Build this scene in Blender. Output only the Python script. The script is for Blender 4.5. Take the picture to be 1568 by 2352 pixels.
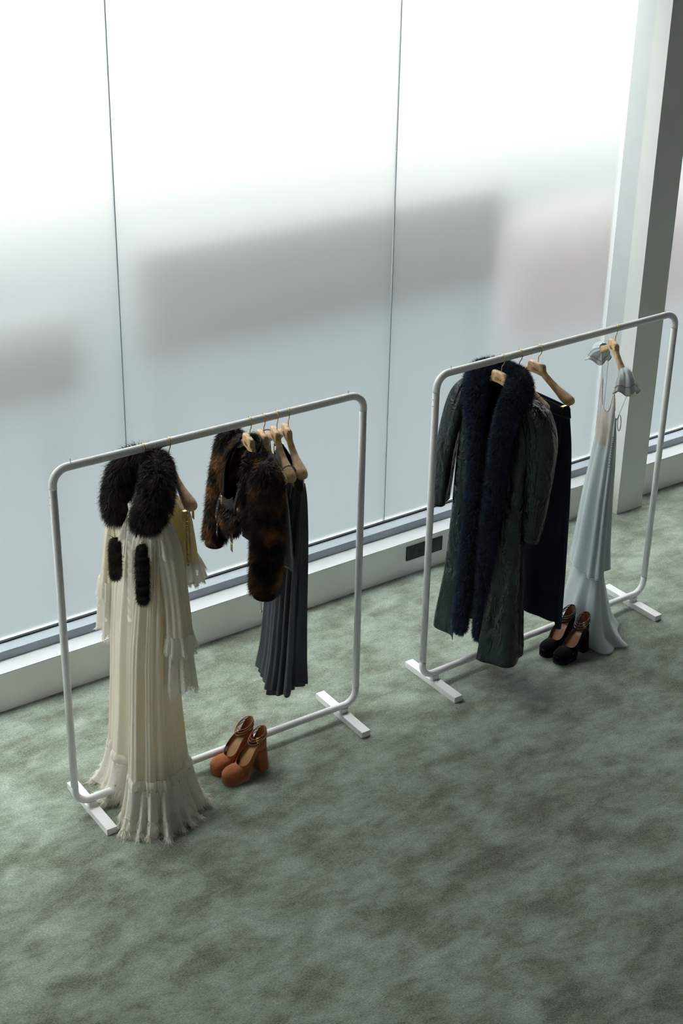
import bpy, math, random
import numpy as np
from mathutils import Vector, Matrix, noise as mnoise

for o in list(bpy.data.objects):
    bpy.data.objects.remove(o, do_unlink=True)
SC = bpy.context.scene
COL = SC.collection
PI = math.pi
rng = np.random.default_rng(7)

# ------------------------------------------------------------------ camera
# frame: X along the window wall, Y towards the window, Z up (metres)
FPX = 3599.96
cam_d = bpy.data.cameras.new('camera')
cam_d.sensor_width = 36.0
cam_d.lens = FPX * 36.0 / 2352.0
cam_d.clip_end = 200
cam = bpy.data.objects.new('camera', cam_d)
COL.objects.link(cam)
PITCH, ROLL, YAW = 0.4725, 0.0207, -0.6235
_f = Vector((0, math.cos(PITCH), -math.sin(PITCH)))
_r = Vector((1, 0, 0))
_u = Vector((0, math.sin(PITCH), math.cos(PITCH)))
_r2 = _r * math.cos(ROLL) + _u * math.sin(ROLL)
_u2 = -_r * math.sin(ROLL) + _u * math.cos(ROLL)
_Rz = Matrix.Rotation(YAW, 3, 'Z')
_f, _r2, _u2 = _Rz @ _f, _Rz @ _r2, _Rz @ _u2
cam.matrix_world = Matrix(((_r2.x, _u2.x, -_f.x, 0), (_r2.y, _u2.y, -_f.y, 0),
                           (_r2.z, _u2.z, -_f.z, 4.0071), (0, 0, 0, 1)))
SC.camera = cam

# ------------------------------------------------------------------ sky, exposure
world = bpy.data.worlds.new('overcast_sky')
SC.world = world
world.use_nodes = True
wt = world.node_tree
bg = wt.nodes['Background']
# overcast sky: zenith three times as bright as the horizon
tc = wt.nodes.new('ShaderNodeTexCoord')
sx = wt.nodes.new('ShaderNodeSeparateXYZ'); wt.links.new(tc.outputs['Generated'], sx.inputs[0])
mr = wt.nodes.new('ShaderNodeMapRange'); wt.links.new(sx.outputs['Z'], mr.inputs['Value'])
mr.inputs['From Min'].default_value = 0; mr.inputs['From Max'].default_value = 1
mr.inputs['To Min'].default_value = 1 / 3; mr.inputs['To Max'].default_value = 1
SKY = 14.0
ml = wt.nodes.new('ShaderNodeMath'); ml.operation = 'MULTIPLY'; ml.inputs[1].default_value = SKY
wt.links.new(mr.outputs[0], ml.inputs[0]); wt.links.new(ml.outputs[0], bg.inputs[1])
bg.inputs[0].default_value = (1.0, .995, .975, 1)
vs = SC.view_settings
vs.view_transform = 'Standard'
vs.look = 'None'
vs.gamma = 1
vs.use_curve_mapping = False
vs.exposure = 0.18
SC.cycles.max_bounces = 10
SC.cycles.diffuse_bounces = 4
SC.cycles.transparent_max_bounces = 12

# ------------------------------------------------------------------ materials
def srgb(r, g, b):
    def c(x):
        x /= 255.0
        return x / 12.92 if x <= 0.04045 else ((x + 0.055) / 1.055) ** 2.4
    return (c(r), c(g), c(b), 1)

class NT:
    def __init__(self, name):
        self.m = bpy.data.materials.new(name)
        self.m.use_nodes = True
        self.t = self.m.node_tree
        self.t.nodes.clear()
        self.out = self.t.nodes.new('ShaderNodeOutputMaterial')
    def n(self, kind, **kw):
        nd = self.t.nodes.new('ShaderNode' + kind)
        for k, v in kw.items():
            if k in nd.inputs:
                nd.inputs[k].default_value = v
            else:
                setattr(nd, k, v)
        return nd
    def l(self, a, b):
        self.t.links.new(a, b)
    def surf(self, s):
        self.l(s, self.out.inputs['Surface'])
    def coords(self):
        return self.n('TexCoord').outputs['Object']
    def noise(self, scale, detail=3, rough=.5, co=None, stretch=None, dist=0.0):
        co = co or self.coords()
        if stretch:
            mp = self.n('Mapping')
            mp.inputs['Scale'].default_value = stretch
            self.l(co, mp.inputs['Vector'])
            co = mp.outputs[0]
        nd = self.n('TexNoise')
        nd.inputs['Scale'].default_value = scale
        nd.inputs['Detail'].default_value = detail
        nd.inputs['Roughness'].default_value = rough
        nd.inputs['Distortion'].default_value = dist
        self.l(co, nd.inputs['Vector'])
        return nd.outputs['Fac']
    def ramp(self, fac, stops):
        nd = self.n('ValToRGB')
        cr = nd.color_ramp
        while len(cr.elements) < len(stops):
            cr.elements.new(0.5)
        for e, (p, c) in zip(cr.elements, stops):
            e.position = p
            e.color = c
        self.l(fac, nd.inputs[0])
        return nd.outputs['Color']
    def bump(self, h, strength=.3, dist=.01, nrm=None):
        nd = self.n('Bump')
        nd.inputs['Strength'].default_value = strength
        nd.inputs['Distance'].default_value = dist
        self.l(h, nd.inputs['Height'])
        if nrm:
            self.l(nrm, nd.inputs['Normal'])
        return nd.outputs['Normal']
    def pr(self, col=None, rough=.5, metal=0, coat=0, sheen=0, spec=.5, normal=None, colsock=None, coat_rough=.1):
        p = self.n('BsdfPrincipled')
        if col:
            p.inputs['Base Color'].default_value = col
        if colsock:
            self.l(colsock, p.inputs['Base Color'])
        p.inputs['Roughness'].default_value = rough
        p.inputs['Metallic'].default_value = metal
        p.inputs['Coat Weight'].default_value = coat
        p.inputs['Coat Roughness'].default_value = coat_rough
        p.inputs['Sheen Weight'].default_value = sheen
        p.inputs['Specular IOR Level'].default_value = spec
        if normal:
            self.l(normal, p.inputs['Normal'])
        return p

def M_plain(name, col, rough=.5, metal=0, grain=0.0, gscale=60, **kw):
    t = NT(name)
    nz = t.noise(gscale, 3)
    lo = tuple(c * (1 - grain) for c in col[:3]) + (1,)
    hi = tuple(min(1, c * (1 + grain)) for c in col[:3]) + (1,)
    c = t.ramp(nz, [(.35, lo), (.65, hi)])
    t.surf(t.pr(rough=rough, metal=metal, colsock=c, **kw).outputs[0])
    return t.m

def M_cloth(name, col, col2, trans=.3, tcol=None, rough=.8, wscale=900, bump=.12, stretch=(1, 1, 1), vscale=8, sheen=.1, spec=.2):
    t = NT(name)
    nz = t.noise(vscale, 3, stretch=stretch)
    c = t.ramp(nz, [(.35, col), (.65, col2)])
    nb = t.bump(t.noise(wscale, 2), bump, .001)
    p = t.pr(rough=rough, colsock=c, sheen=sheen, spec=spec, normal=nb)
    if trans > 0:
        tr = t.n('BsdfTranslucent')
        tr.inputs[0].default_value = tcol or col
        mx = t.n('MixShader')
        mx.inputs[0].default_value = trans
        t.l(p.outputs[0], mx.inputs[1]); t.l(tr.outputs[0], mx.inputs[2])
        t.surf(mx.outputs[0])
    else:
        t.surf(p.outputs[0])
    return t.m

def M_lace(name, col, hole=.5, scale=170, tcol=None):
    t = NT(name)
    co = t.coords()
    v = t.n('TexVoronoi'); v.feature = 'DISTANCE_TO_EDGE'
    v.inputs['Scale'].default_value = scale
    t.l(co, v.inputs['Vector'])
    big = t.noise(45, 2, co=co)
    s1 = t.n('Math', operation='LESS_THAN'); t.l(v.outputs['Distance'], s1.inputs[0]); s1.inputs[1].default_value = .16
    s2 = t.n('Math', operation='GREATER_THAN'); t.l(big, s2.inputs[0]); s2.inputs[1].default_value = hole
    mxm = t.n('Math', operation='MAXIMUM'); t.l(s1.outputs[0], mxm.inputs[0]); t.l(s2.outputs[0], mxm.inputs[1])
    d = t.pr(col=col, rough=.85, spec=.15)
    tr = t.n('BsdfTranslucent'); tr.inputs[0].default_value = tcol or col
    m1 = t.n('MixShader'); m1.inputs[0].default_value = .4
    t.l(d.outputs[0], m1.inputs[1]); t.l(tr.outputs[0], m1.inputs[2])
    tp = t.n('BsdfTransparent')
    m2 = t.n('MixShader')
    t.l(mxm.outputs[0], m2.inputs[0]); t.l(tp.outputs[0], m2.inputs[1]); t.l(m1.outputs[0], m2.inputs[2])
    t.surf(m2.outputs[0])
    return t.m

def M_fur(name, stops, scale=12, rough=.55, spec=.3, bands=None):
    t = NT(name)
    nz = t.noise(scale, 3, .6)
    c = t.ramp(nz, stops)
    if bands:
        co = t.coords()
        sx = t.n('SeparateXYZ'); t.l(co, sx.inputs[0])
        ma = t.n('Math', operation='MULTIPLY'); t.l(sx.outputs['Z'], ma.inputs[0]); ma.inputs[1].default_value = bands[0]
        sn = t.n('Math', operation='SINE'); t.l(ma.outputs[0], sn.inputs[0])
        r2 = t.ramp(sn.outputs[0], [(.3, bands[1]), (.7, bands[2])])
        c = r2
    t.surf(t.pr(rough=rough, colsock=c, spec=spec).outputs[0])
    return t.m

MAT = {}
# frosted film glass: diffuse transmission of the daylight outside
t = NT('frosted_glass')
tr = t.n('BsdfTranslucent'); tr.inputs[0].default_value = (.93, .96, .96, 1)
rf = t.n('BsdfRefraction'); rf.inputs['Color'].default_value = (.95, .97, .97, 1); rf.inputs['Roughness'].default_value = .92; rf.inputs['IOR'].default_value = 1.2
m0 = t.n('MixShader'); m0.inputs[0].default_value = .85
t.l(tr.outputs[0], m0.inputs[1]); t.l(rf.outputs[0], m0.inputs[2])
df = t.pr(col=(.62, .66, .66, 1), rough=.45, spec=.3)
mx = t.n('MixShader'); mx.inputs[0].default_value = .15
t.l(m0.outputs[0], mx.inputs[1]); t.l(df.outputs[0], mx.inputs[2])
t.surf(mx.outputs[0]); MAT['frost'] = t.m
t = NT('film_joint'); tr = t.n('BsdfTranslucent'); tr.inputs[0].default_value = (.80, .82, .82, 1); t.surf(tr.outputs[0]); MAT['filmjoint'] = t.m
t = NT('clear_glass'); tp = t.n('BsdfTransparent'); tp.inputs[0].default_value = (.97, .99, .98, 1)
t.surf(tp.outputs[0]); MAT['clear'] = t.m

# carpet: cut pile brushed in patches
t = NT('carpet_pile')
co = t.coords()
n1 = t.noise(5.5, 4, .6, co=co, stretch=(.8, 1.2, 1), dist=.25)      # brushed patches
n2 = t.noise(1.3, 2, .5, co=co)
n3 = t.noise(14, 4, .65, co=co, stretch=(.75, 1.25, 1), dist=.3)
n4 = t.noise(150, 4, .75, co=co, stretch=(.7, 1.3, 1))                 # tufts
def madd(x, k, y):
    nd = t.n('Math', operation='MULTIPLY_ADD'); t.l(x, nd.inputs[0]); nd.inputs[1].default_value = k
    if isinstance(y, float): nd.inputs[2].default_value = y
    else: t.l(y, nd.inputs[2])
    return nd.outputs[0]
def smooth(x, lo, hi):
    nd = t.n('MapRange'); nd.interpolation_type = 'SMOOTHSTEP'; t.l(x, nd.inputs['Value'])
    nd.inputs['From Min'].default_value = lo; nd.inputs['From Max'].default_value = hi
    return nd.outputs[0]
patch = smooth(madd(n3, .55, madd(n2, .3, n1)), .66, 1.20)              # 0 laid dark, 1 laid light
tuft = smooth(n4, .25, .75)
v = madd(tuft, .50, madd(patch, .52, 0.0))
CARPET_RAMP = t.ramp(v, [(.10, srgb(66, 74, 61)), (.34, srgb(114, 123, 106)), (.52, srgb(138, 150, 136)), (.70, srgb(157, 171, 158)), (.95, srgb(196, 209, 198))])
nb = t.bump(madd(n4, 1.0, madd(n3, .9, n1)), .75, .006)
t.surf(t.pr(rough=.95, colsock=CARPET_RAMP, sheen=.5, spec=.1, normal=nb).outputs[0]); MAT['carpet'] = t.m

MAT['wall'] = M_plain('white_wall_paint', (.86, .86, .84, 1), .6, grain=.015, gscale=3)
MAT['column'] = M_plain('pale_grey_column_paint', (.70, .72, .70, 1), .55, grain=.015, gscale=6)
MAT['kick'] = M_plain('white_plinth_paint', (.86, .87, .86, 1), .55, grain=.015, gscale=6)
MAT['sill'] = M_plain('dimmed_plinth_top', (.55, .575, .60, 1), .5, grain=.015, gscale=6)  # plinth top, colour darkened to offset strong window light on it
MAT['reveal_dim'] = M_plain('dimmed_column_reveal', (.46, .49, .50, 1), .5, grain=.02, gscale=6)  # column reveal, toned darker than the column against the glare from the glass
MAT['alu'] = M_plain('grey_anodised_frame', (.36, .41, .47, 1), .45, grain=.03, gscale=20, spec=.4)
MAT['gasket'] = M_plain('black_gasket', (.012, .02, .026, 1), .6, grain=.1)
MAT['rackw'] = M_plain('white_powder_coat', (.80, .81, .82, 1), .32, grain=.01, gscale=15, spec=.5)
MAT['steel'] = M_plain('steel_pin', (.45, .45, .45, 1), .3, 1)
MAT['brass'] = M_plain('polished_brass', (.72, .56, .28, 1), .25, 1, grain=.05)
MAT['gold'] = M_plain('gold_fitting', (.80, .58, .24, 1), .22, 1, grain=.05)
MAT['outlet'] = M_plain('dark_green_black_plastic', (.010, .018, .016, 1), .5, grain=.1)
MAT['outlet2'] = M_plain('outlet_socket_black', (.004, .005, .005, 1), .4, grain=.1)
# beech hanger wood
t = NT('hanger_wood')
co = t.coords()
nz = t.noise(26, 4, .6, co=co, stretch=(1, 4, 4), dist=.6)
wv = t.n('TexWave'); wv.inputs['Scale'].default_value = 22; wv.inputs['Distortion'].default_value = 6
mp = t.n('Mapping'); mp.inputs['Scale'].default_value = (.35, 1.2, 1.6); t.l(co, mp.inputs[0]); t.l(mp.outputs[0], wv.inputs['Vector'])
ad = t.n('Math', operation='MULTIPLY_ADD'); t.l(wv.outputs['Fac'], ad.inputs[0]); ad.inputs[1].default_value = .25; t.l(nz, ad.inputs[2])
c = t.ramp(ad.outputs[0], [(.3, srgb(176, 138, 96)), (.75, srgb(216, 182, 138))])
t.surf(t.pr(rough=.42, colsock=c, spec=.4).outputs[0]); MAT['wood'] = t.m
MAT['stamp'] = M_plain('dark_stamp_ink', (.05, .04, .03, 1), .6)

MAT['cream'] = M_cloth('cream_chiffon', srgb(243, 240, 233), srgb(249, 247, 242), trans=.5, tcol=srgb(253, 245, 226), stretch=(1, 1, .15), vscale=30)
MAT['cream2'] = M_cloth('cream_silk', srgb(238, 228, 198), srgb(244, 236, 212), trans=.5, tcol=srgb(252, 238, 196), stretch=(1, 1, .15), vscale=30)
MAT['lace'] = M_lace('ivory_lace', srgb(246, 243, 236), .40, 170, srgb(252, 248, 240))
MAT['lacef'] = M_cloth('ivory_lace_thread', srgb(246, 243, 236), srgb(250, 248, 242), trans=.5, tcol=srgb(252, 249, 242))
MAT['lacegrey'] = M_lace('grey_lace', srgb(176, 176, 172), .40, 220)
MAT['ribbon'] = M_plain('yellow_cream_ribbon', srgb(214, 190, 130), .6, grain=.06)
MAT['cordgrey'] = M_plain('taupe_cord', srgb(120, 108, 98), .7, grain=.1)
MAT['furdark'] = M_fur('dark_brown_fur', [(.32, (.004, .0034, .0034, 1)), (.50, (.014, .010, .008, 1)), (.68, (.065, .042, .032, 1))], 20)
MAT['furband'] = M_fur('ringed_fur', [(0, (0, 0, 0, 1)), (1, (1, 1, 1, 1))], bands=(150, (.004, .0035, .0035, 1), (.040, .029, .022, 1)))
MAT['furbrown'] = M_fur('brown_black_fur', [(.34, (.005, .004, .0035, 1)), (.47, (.020, .011, .006, 1)), (.56, (.10, .046, .017, 1)), (.68, (.28, .13, .048, 1))], 9)
MAT['furnavy'] = M_fur('navy_shearling', [(.32, (.005, .013, .030, 1)), (.68, (.018, .042, .085, 1))], 30, rough=.7)
MAT['furcore'] = M_plain('fur_backing', (.004, .0035, .003, 1), .9)
MAT['furcoren'] = M_plain('navy_fur_backing', (.003, .006, .012, 1), .9)
MAT['leather'] = M_plain('black_brown_leather', (.013, .010, .010, 1), .45, grain=.2, gscale=40, spec=.10)
# crinkled dark green coated leather
t = NT('green_glazed_leather')
co = t.coords()
c = t.ramp(t.noise(6, 4, co=co), [(.35, (.006, .015, .015, 1)), (.65, (.014, .028, .027, 1))])
k1 = t.noise(15, 3, .55, co=co, stretch=(1, 1, .6), dist=1.8)
k2 = t.noise(7, 3, .6, co=co, stretch=(1.4, 1.4, .6), dist=1.2)
nb = t.bump(k1, .8, .016, t.bump(k2, .7, .035))
t.surf(t.pr(rough=.21, colsock=c, spec=.42, normal=nb).outputs[0]); MAT['green'] = t.m
MAT['lining'] = M_cloth('black_lining', (.006, .008, .009, 1), (.010, .012, .013, 1), 0)
MAT['denim'] = M_cloth('indigo_denim', (.005, .016, .032, 1), (.008, .026, .050, 1), 0, wscale=1200, bump=.25, vscale=5, sheen=.05)
MAT['stitch'] = M_plain('pale_stitch', srgb(120, 116, 96), .8)
MAT['slate'] = M_cloth('slate_chiffon', srgb(60, 67, 74), srgb(75, 83, 90), trans=.08, stretch=(1, 1, .1), vscale=22, rough=.7)
MAT['slatehem'] = M_cloth('slate_sheer_lining', srgb(74, 80, 78), srgb(88, 94, 90), trans=.3)
MAT['slateband'] = M_plain('near_black_waistband', (.010, .014, .018, 1), .55, grain=.1)
MAT['greycami'] = M_cloth('pale_grey_silk', srgb(170, 172, 172), srgb(186, 188, 188), trans=.3)
MAT['taupecami'] = M_cloth('taupe_jersey', srgb(124, 112, 108), srgb(138, 126, 120), trans=.15)
MAT['blackslip'] = M_cloth('black_slip_cloth', (.008, .011, .016, 1), (.012, .016, .022, 1), 0)
t = NT('ice_blue_satin')
c = t.ramp(t.noise(9, 3, stretch=(1, 1, .3)), [(.3, srgb(204, 215, 220)), (.7, srgb(216, 225, 229))])
nb = t.bump(t.noise(5, 2, .5, stretch=(1, 1, .3), dist=.6), .35, .03)
p = t.pr(rough=.36, colsock=c, spec=.5, sheen=.1, normal=nb)
tr = t.n('BsdfTranslucent'); tr.inputs[0].default_value = srgb(190, 206, 214)
mx = t.n('MixShader'); mx.inputs[0].default_value = .25
t.l(p.outputs[0], mx.inputs[1]); t.l(tr.outputs[0], mx.inputs[2]); t.surf(mx.outputs[0]); MAT['satin'] = t.m
MAT['beigelace'] = M_lace('beige_lace', srgb(226, 212, 200), .55, 110, srgb(230, 214, 200))
MAT['beigetrim'] = M_plain('beige_lace_edging', srgb(186, 168, 150), .8, grain=.15, gscale=200)
MAT['pearl'] = M_plain('small_covered_button', srgb(176, 184, 186), .4)
def M_suede(name, a, b, sheen):
    t = NT(name)
    c = t.ramp(t.noise(55, 4, .65, dist=.5), [(.3, a), (.7, b)])
    nb = t.bump(t.noise(900, 2), .3, .0008)
    t.surf(t.pr(rough=.9, colsock=c, sheen=sheen, spec=.1, normal=nb).outputs[0])
    return t.m
MAT['suede'] = M_suede('rust_suede', srgb(150, 88, 56), srgb(172, 106, 70), .25)
MAT['suedeb'] = M_suede('black_suede', (.0035, .0045, .007, 1), (.005, .006, .009, 1), .03)
MAT['insole'] = M_plain('tan_leather_lining', srgb(158, 112, 66), .45, grain=.06, gscale=30)
MAT['insole2'] = M_plain('brown_leather_lining', srgb(150, 104, 74), .40, grain=.06, gscale=30)
MAT['patent'] = M_plain('black_patent_strap', (.004, .004, .005, 1), .12, spec=.6)
MAT['strapbrown'] = M_plain('rust_strap_leather', srgb(132, 76, 50), .5, grain=.08)
MAT['outdark'] = M_plain('outdoor_dark_panel', (.17, .18, .185, 1), .8, grain=.05, gscale=2)
MAT['outgrey'] = M_plain('outdoor_grey_render', (.105, .135, .155, 1), .9, grain=.05, gscale=1)
MAT['outpink'] = M_plain('outdoor_pink_panel', (.60, .47, .48, 1), .8, grain=.05, gscale=2)
MAT['outlight'] = M_plain('outdoor_white_facade', (.52, .515, .50, 1), .9, grain=.02, gscale=1)
MAT['dark_slab'] = M_plain('dark_low_bounce_slab', (.22, .22, .21, 1), .8, grain=.05, gscale=2)  # dark so the added slab and the ceiling bounce less light
MAT['outground'] = M_plain('outdoor_paving', (.06, .075, .085, 1), .9, grain=.1, gscale=2)

# ------------------------------------------------------------------ mesh helpers
def tag(o, label=None, cat=None, group=None, kind=None):
    if label: o['label'] = label
    if cat: o['category'] = cat
    if group: o['group'] = group
    if kind: o['kind'] = kind
    return o

def mk(name, verts, faces, mat, parent=None, smooth=True, mats=None, fmat=None):
    me = bpy.data.meshes.new(name)
    if isinstance(verts, np.ndarray):
        verts = verts.tolist()
    if isinstance(faces, np.ndarray):
        faces = faces.tolist()
    me.from_pydata(verts, [], faces)
    for m in (mats or [mat]):
        me.materials.append(MAT[m] if isinstance(m, str) else m)
    if smooth:
        me.polygons.foreach_set('use_smooth', [True] * len(me.polygons))
    if fmat is not None:
        me.polygons.foreach_set('material_index', fmat)
    me.update()
    o = bpy.data.objects.new(name, me)
    COL.objects.link(o)
    if parent:
        o.parent = parent
    return o

def empty(name, loc, rz=0):
    o = bpy.data.objects.new(name, None)
    o.empty_display_size = .05
    COL.objects.link(o)
    o.location = loc
    o.rotation_euler = (0, 0, rz)
    return o

def join(parts):
    V, F, n = [], [], 0
    for v, f in parts:
        v = np.asarray(v, float)
        V.append(v)
        F += [[i + n for i in q] for q in (f.tolist() if isinstance(f, np.ndarray) else f)]
        n += len(v)
    return np.concatenate(V), F

def box(x0, x1, y0, y1, z0, z1, bev=0.0):
    """box with chamfered edges (24 verts) when bev > 0"""
    if bev <= 0:
        v = [(x, y, z) for x in (x0, x1) for y in (y0, y1) for z in (z0, z1)]
        f = [(0, 1, 3, 2), (4, 6, 7, 5), (0, 4, 5, 1), (2, 3, 7, 6), (0, 2, 6, 4), (1, 5, 7, 3)]
        return np.array(v, float), f
    import bmesh
    bm = bmesh.new()
    bmesh.ops.create_cube(bm, size=1)
    for q in bm.verts:
        q.co = Vector(((x0 + x1) / 2 + q.co.x * (x1 - x0), (y0 + y1) / 2 + q.co.y * (y1 - y0), (z0 + z1) / 2 + q.co.z * (z1 - z0)))
    bmesh.ops.bevel(bm, geom=bm.edges[:], offset=bev, segments=2, affect='EDGES', profile=.6)
    bm.verts.index_update()
    v = np.array([q.co[:] for q in bm.verts]); f = [[a.index for a in q.verts] for q in bm.faces]
    bm.free()
    return v, f

def rings(P, closed=True, cap0=False, cap1=False):
    """P: array [m][n][3] -> verts, faces"""
    m, n = P.shape[:2]
    V = P.reshape(-1, 3)
    F = []
    nn = n if closed else n - 1
    for i in range(m - 1):
        for j in range(nn):
            k = (j + 1) % n
            F.append((i * n + j, i * n + k, (i + 1) * n + k, (i + 1) * n + j))
    if cap0: F.append(tuple(range(n))[::-1])
    if cap1: F.append(tuple((m - 1) * n + j for j in range(n)))
    return V, F

def crom(P, n):
    """Catmull-Rom through rows of P, n samples"""
    P = np.asarray(P, float)
    k = len(P)
    if k == 2:
        t = np.linspace(0, 1, n)[:, None]
        return P[0] * (1 - t) + P[1] * t
    E = np.vstack([2 * P[0] - P[1], P, 2 * P[-1] - P[-2]])
    t = np.linspace(0, k - 1 - 1e-9, n)
    i = t.astype(int); f = (t - i)[:, None]
    a, b, c, d = E[i], E[i + 1], E[i + 2], E[i + 3]
    return .5 * (2 * b + (c - a) * f + (2 * a - 5 * b + 4 * c - d) * f ** 2 + (3 * b - a - 3 * c + d) * f ** 3)

def sweep(path, n=12, m=None, ref=(0, 1, 0), cap=True, spl=True, power=2.0):
    """path rows: x,y,z,ra,rb ; ra across ref-ish side axis, rb other"""
    P = np.asarray(path, float)
    if P.shape[1] == 4:
        P = np.hstack([P, P[:, 3:4]])
    if spl:
        P = crom(P, m or len(P) * 6)
    C = P[:, :3]
    T = np.gradient(C, axis=0)
    T /= np.linalg.norm(T, axis=1)[:, None] + 1e-12
    r = np.asarray(ref, float)
    A = np.cross(T, r); ln = np.linalg.norm(A, axis=1)[:, None]
    A = np.where(ln > 1e-4, A / (ln + 1e-12), np.array([[1., 0, 0]]))
    for i in range(1, len(A)):
        if A[i] @ A[i - 1] < 0: A[i] = -A[i]
    B = np.cross(T, A)
    th = np.linspace(0, 2 * PI, n, endpoint=False)
    ct, st = np.cos(th), np.sin(th)
    if power != 2.0:
        ct = np.sign(ct) * np.abs(ct) ** (2 / power); st = np.sign(st) * np.abs(st) ** (2 / power)
    R = C[:, None] + A[:, None] * (P[:, 3, None] * ct)[..., None] + B[:, None] * (P[:, 4, None] * st)[..., None]
    return R, rings(R, True, cap, cap)

def tube(path, r, n=8, m=None, spl=True, cap=True):
    P = np.asarray(path, float)
    P = np.hstack([P[:, :3], np.full((len(P), 1), r)])
    ref = (.123, .31, .94) if abs((P[-1] - P[0])[2]) < .7 * np.linalg.norm(P[-1, :3] - P[0, :3]) else (.9, .41, .05)
    return sweep(P, n, m, ref=ref, spl=spl, cap=cap)[1]

def drape(L, n=160, m=80, th=None, waves=(), dents=(), hem=None, top=None, p=2.2, wob=.0, wobs=6, seed=0, tw=1.0):
    """hanging cloth tube. L rows (top to bottom): z, cu, cv, a, b."""
    L = crom(np.asarray(L, float), 200)
    t = np.linspace(0, 1, m)
    idx = t ** tw * 199
    D = np.stack([np.interp(idx, np.arange(200), L[:, k]) for k in range(5)], 1)
    closed = th is None
    T = np.linspace(0, 2 * PI, n, endpoint=False) if closed else np.linspace(th[0], th[1], n)
    ct, st = np.cos(T), np.sin(T)
    ex, ey = np.sign(ct) * np.abs(ct) ** (2 / p), np.sign(st) * np.abs(st) ** (2 / p)
    z, cu, cv, a, b = [D[:, k, None] for k in range(5)]
    nx, ny = ct / a, st / b
    ln = np.sqrt(nx ** 2 + ny ** 2); nx, ny = nx / ln, ny / ln
    tt = t[:, None]
    off = np.zeros((m, n))
    for (k, ph, a0, a1, pw, dr) in waves:
        off += (a0 + (a1 - a0) * tt ** pw) * np.cos(k * T[None] + ph + dr * tt)
    for (t0, sg, d0, d1) in dents:
        dd = np.angle(np.exp(1j * (T - t0)))[None]
        off -= (d0 + (d1 - d0) * tt) * np.exp(-.5 * (dd / sg) ** 2)
    X = cu + a * ex[None] + off * nx
    Y = cv + b * ey[None] + off * ny
    Z = np.repeat(z, n, 1)
    if top is not None: Z = Z + top(T)[None] * (1 - tt) ** 3
    if hem is not None: Z = Z + hem(T)[None] * tt ** 2
    P = np.stack([X, Y, Z], -1)
    if wob:
        Q = P.reshape(-1, 3)
        for i in range(len(Q)):
            q = Vector((Q[i][0] * wobs + seed, Q[i][1] * wobs, Q[i][2] * wobs * .5))
            w = mnoise.noise_vector(q)
            Q[i] += np.array((w.x, w.y, w.z * .3)) * wob
        P = Q.reshape(P.shape)
    return P, rings(P, closed)

def blades(roots, dirs, length, width, droop=0.4, curl=.3, down=(0, 0, -1)):
    """thin tapered hairs as one mesh"""
    N = len(roots)
    L = np.asarray(length).reshape(-1, 1) * np.ones((N, 1))
    d1 = dirs / (np.linalg.norm(dirs, axis=1)[:, None] + 1e-9)
    d2 = d1 + np.asarray(down) * droop + rng.normal(0, curl, (N, 3))
    d2 /= np.linalg.norm(d2, axis=1)[:, None]
    side = np.cross(d1, rng.normal(0, 1, (N, 3)))
    side /= np.linalg.norm(side, axis=1)[:, None] + 1e-9
    w = width * (.7 + .6 * rng.random((N, 1)))
    m = roots + d1 * L * .5
    e = m + d2 * L * .5
    V = np.stack([roots - side * w, roots + side * w, m + side * w * .75, m - side * w * .75, e], 1).reshape(-1, 3)
    i = np.arange(N)[:, None] * 5
    quads = (i + np.array([[0, 1, 2, 3]])).tolist()
    tris = (i + np.array([[3, 2, 4]])).tolist()
    return V, quads + tris

def surf_points(V, F, N):
    """random points + normals on quads"""
    V = np.asarray(V, float)
    Q = np.array([f for f in F if len(f) == 4])
    a, b, c, d = V[Q[:, 0]], V[Q[:, 1]], V[Q[:, 2]], V[Q[:, 3]]
    nr = np.cross(c - a, d - b)
    ar = np.linalg.norm(nr, axis=1)
    k = rng.choice(len(Q), N, p=ar / ar.sum())
    s, t_ = rng.random((N, 1)), rng.random((N, 1))
    P = (a[k] * (1 - s) + b[k] * s) * (1 - t_) + (d[k] * (1 - s) + c[k] * s) * t_
    return P, nr[k] / (ar[k][:, None] + 1e-12)

def fur(name, base, N, length, width, mat, parent, comb=(0, 0, -1), lift=.75, droop=.5, curl=.35, sign=1, lenvar=.4):
    V, F = base
    P, nr = surf_points(V, F, N)
    nr = nr * sign
    d = nr * lift + np.asarray(comb, float) + rng.normal(0, .28, (N, 3))
    L = length * (1 - lenvar + 2 * lenvar * rng.random(N))
    v, f = blades(P - nr * .002, d, L, width, droop, curl)
    o = mk(name, v, f, mat, parent, smooth=False)
    tag(o, kind='stuff')
    return o

def outward(V, F, centre_fn=None):
    """+1 if quad normals point away from the mean axis"""
    V = np.asarray(V); Q = np.array([f for f in F if len(f) == 4])
    a, b, c, d = V[Q[:, 0]], V[Q[:, 1]], V[Q[:, 2]], V[Q[:, 3]]
    nr = np.cross(c - a, d - b); m = (a + b + c + d) / 4
    ctr = V.mean(0)
    w = (m - ctr) * np.array([1, 1, .2])
    return 1 if (nr * w).sum() > 0 else -1

def solid(o, th=.0016, off=0):
    md = o.modifiers.new('thickness', 'SOLIDIFY'); md.thickness = th; md.offset = off
    return o

def ring_sign(R):
    c = R.mean(1, keepdims=True)
    V, F = rings(R)
    Q = np.array(F); a, b, cc, d = V[Q[:, 0]], V[Q[:, 1]], V[Q[:, 2]], V[Q[:, 3]]
    nr = np.cross(cc - a, d - b)
    n = R.shape[1]
    ce = np.repeat(c[:-1, 0], n, 0)
    return 1 if (nr * ((a + b + cc + d) / 4 - ce)).sum() > 0 else -1

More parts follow.
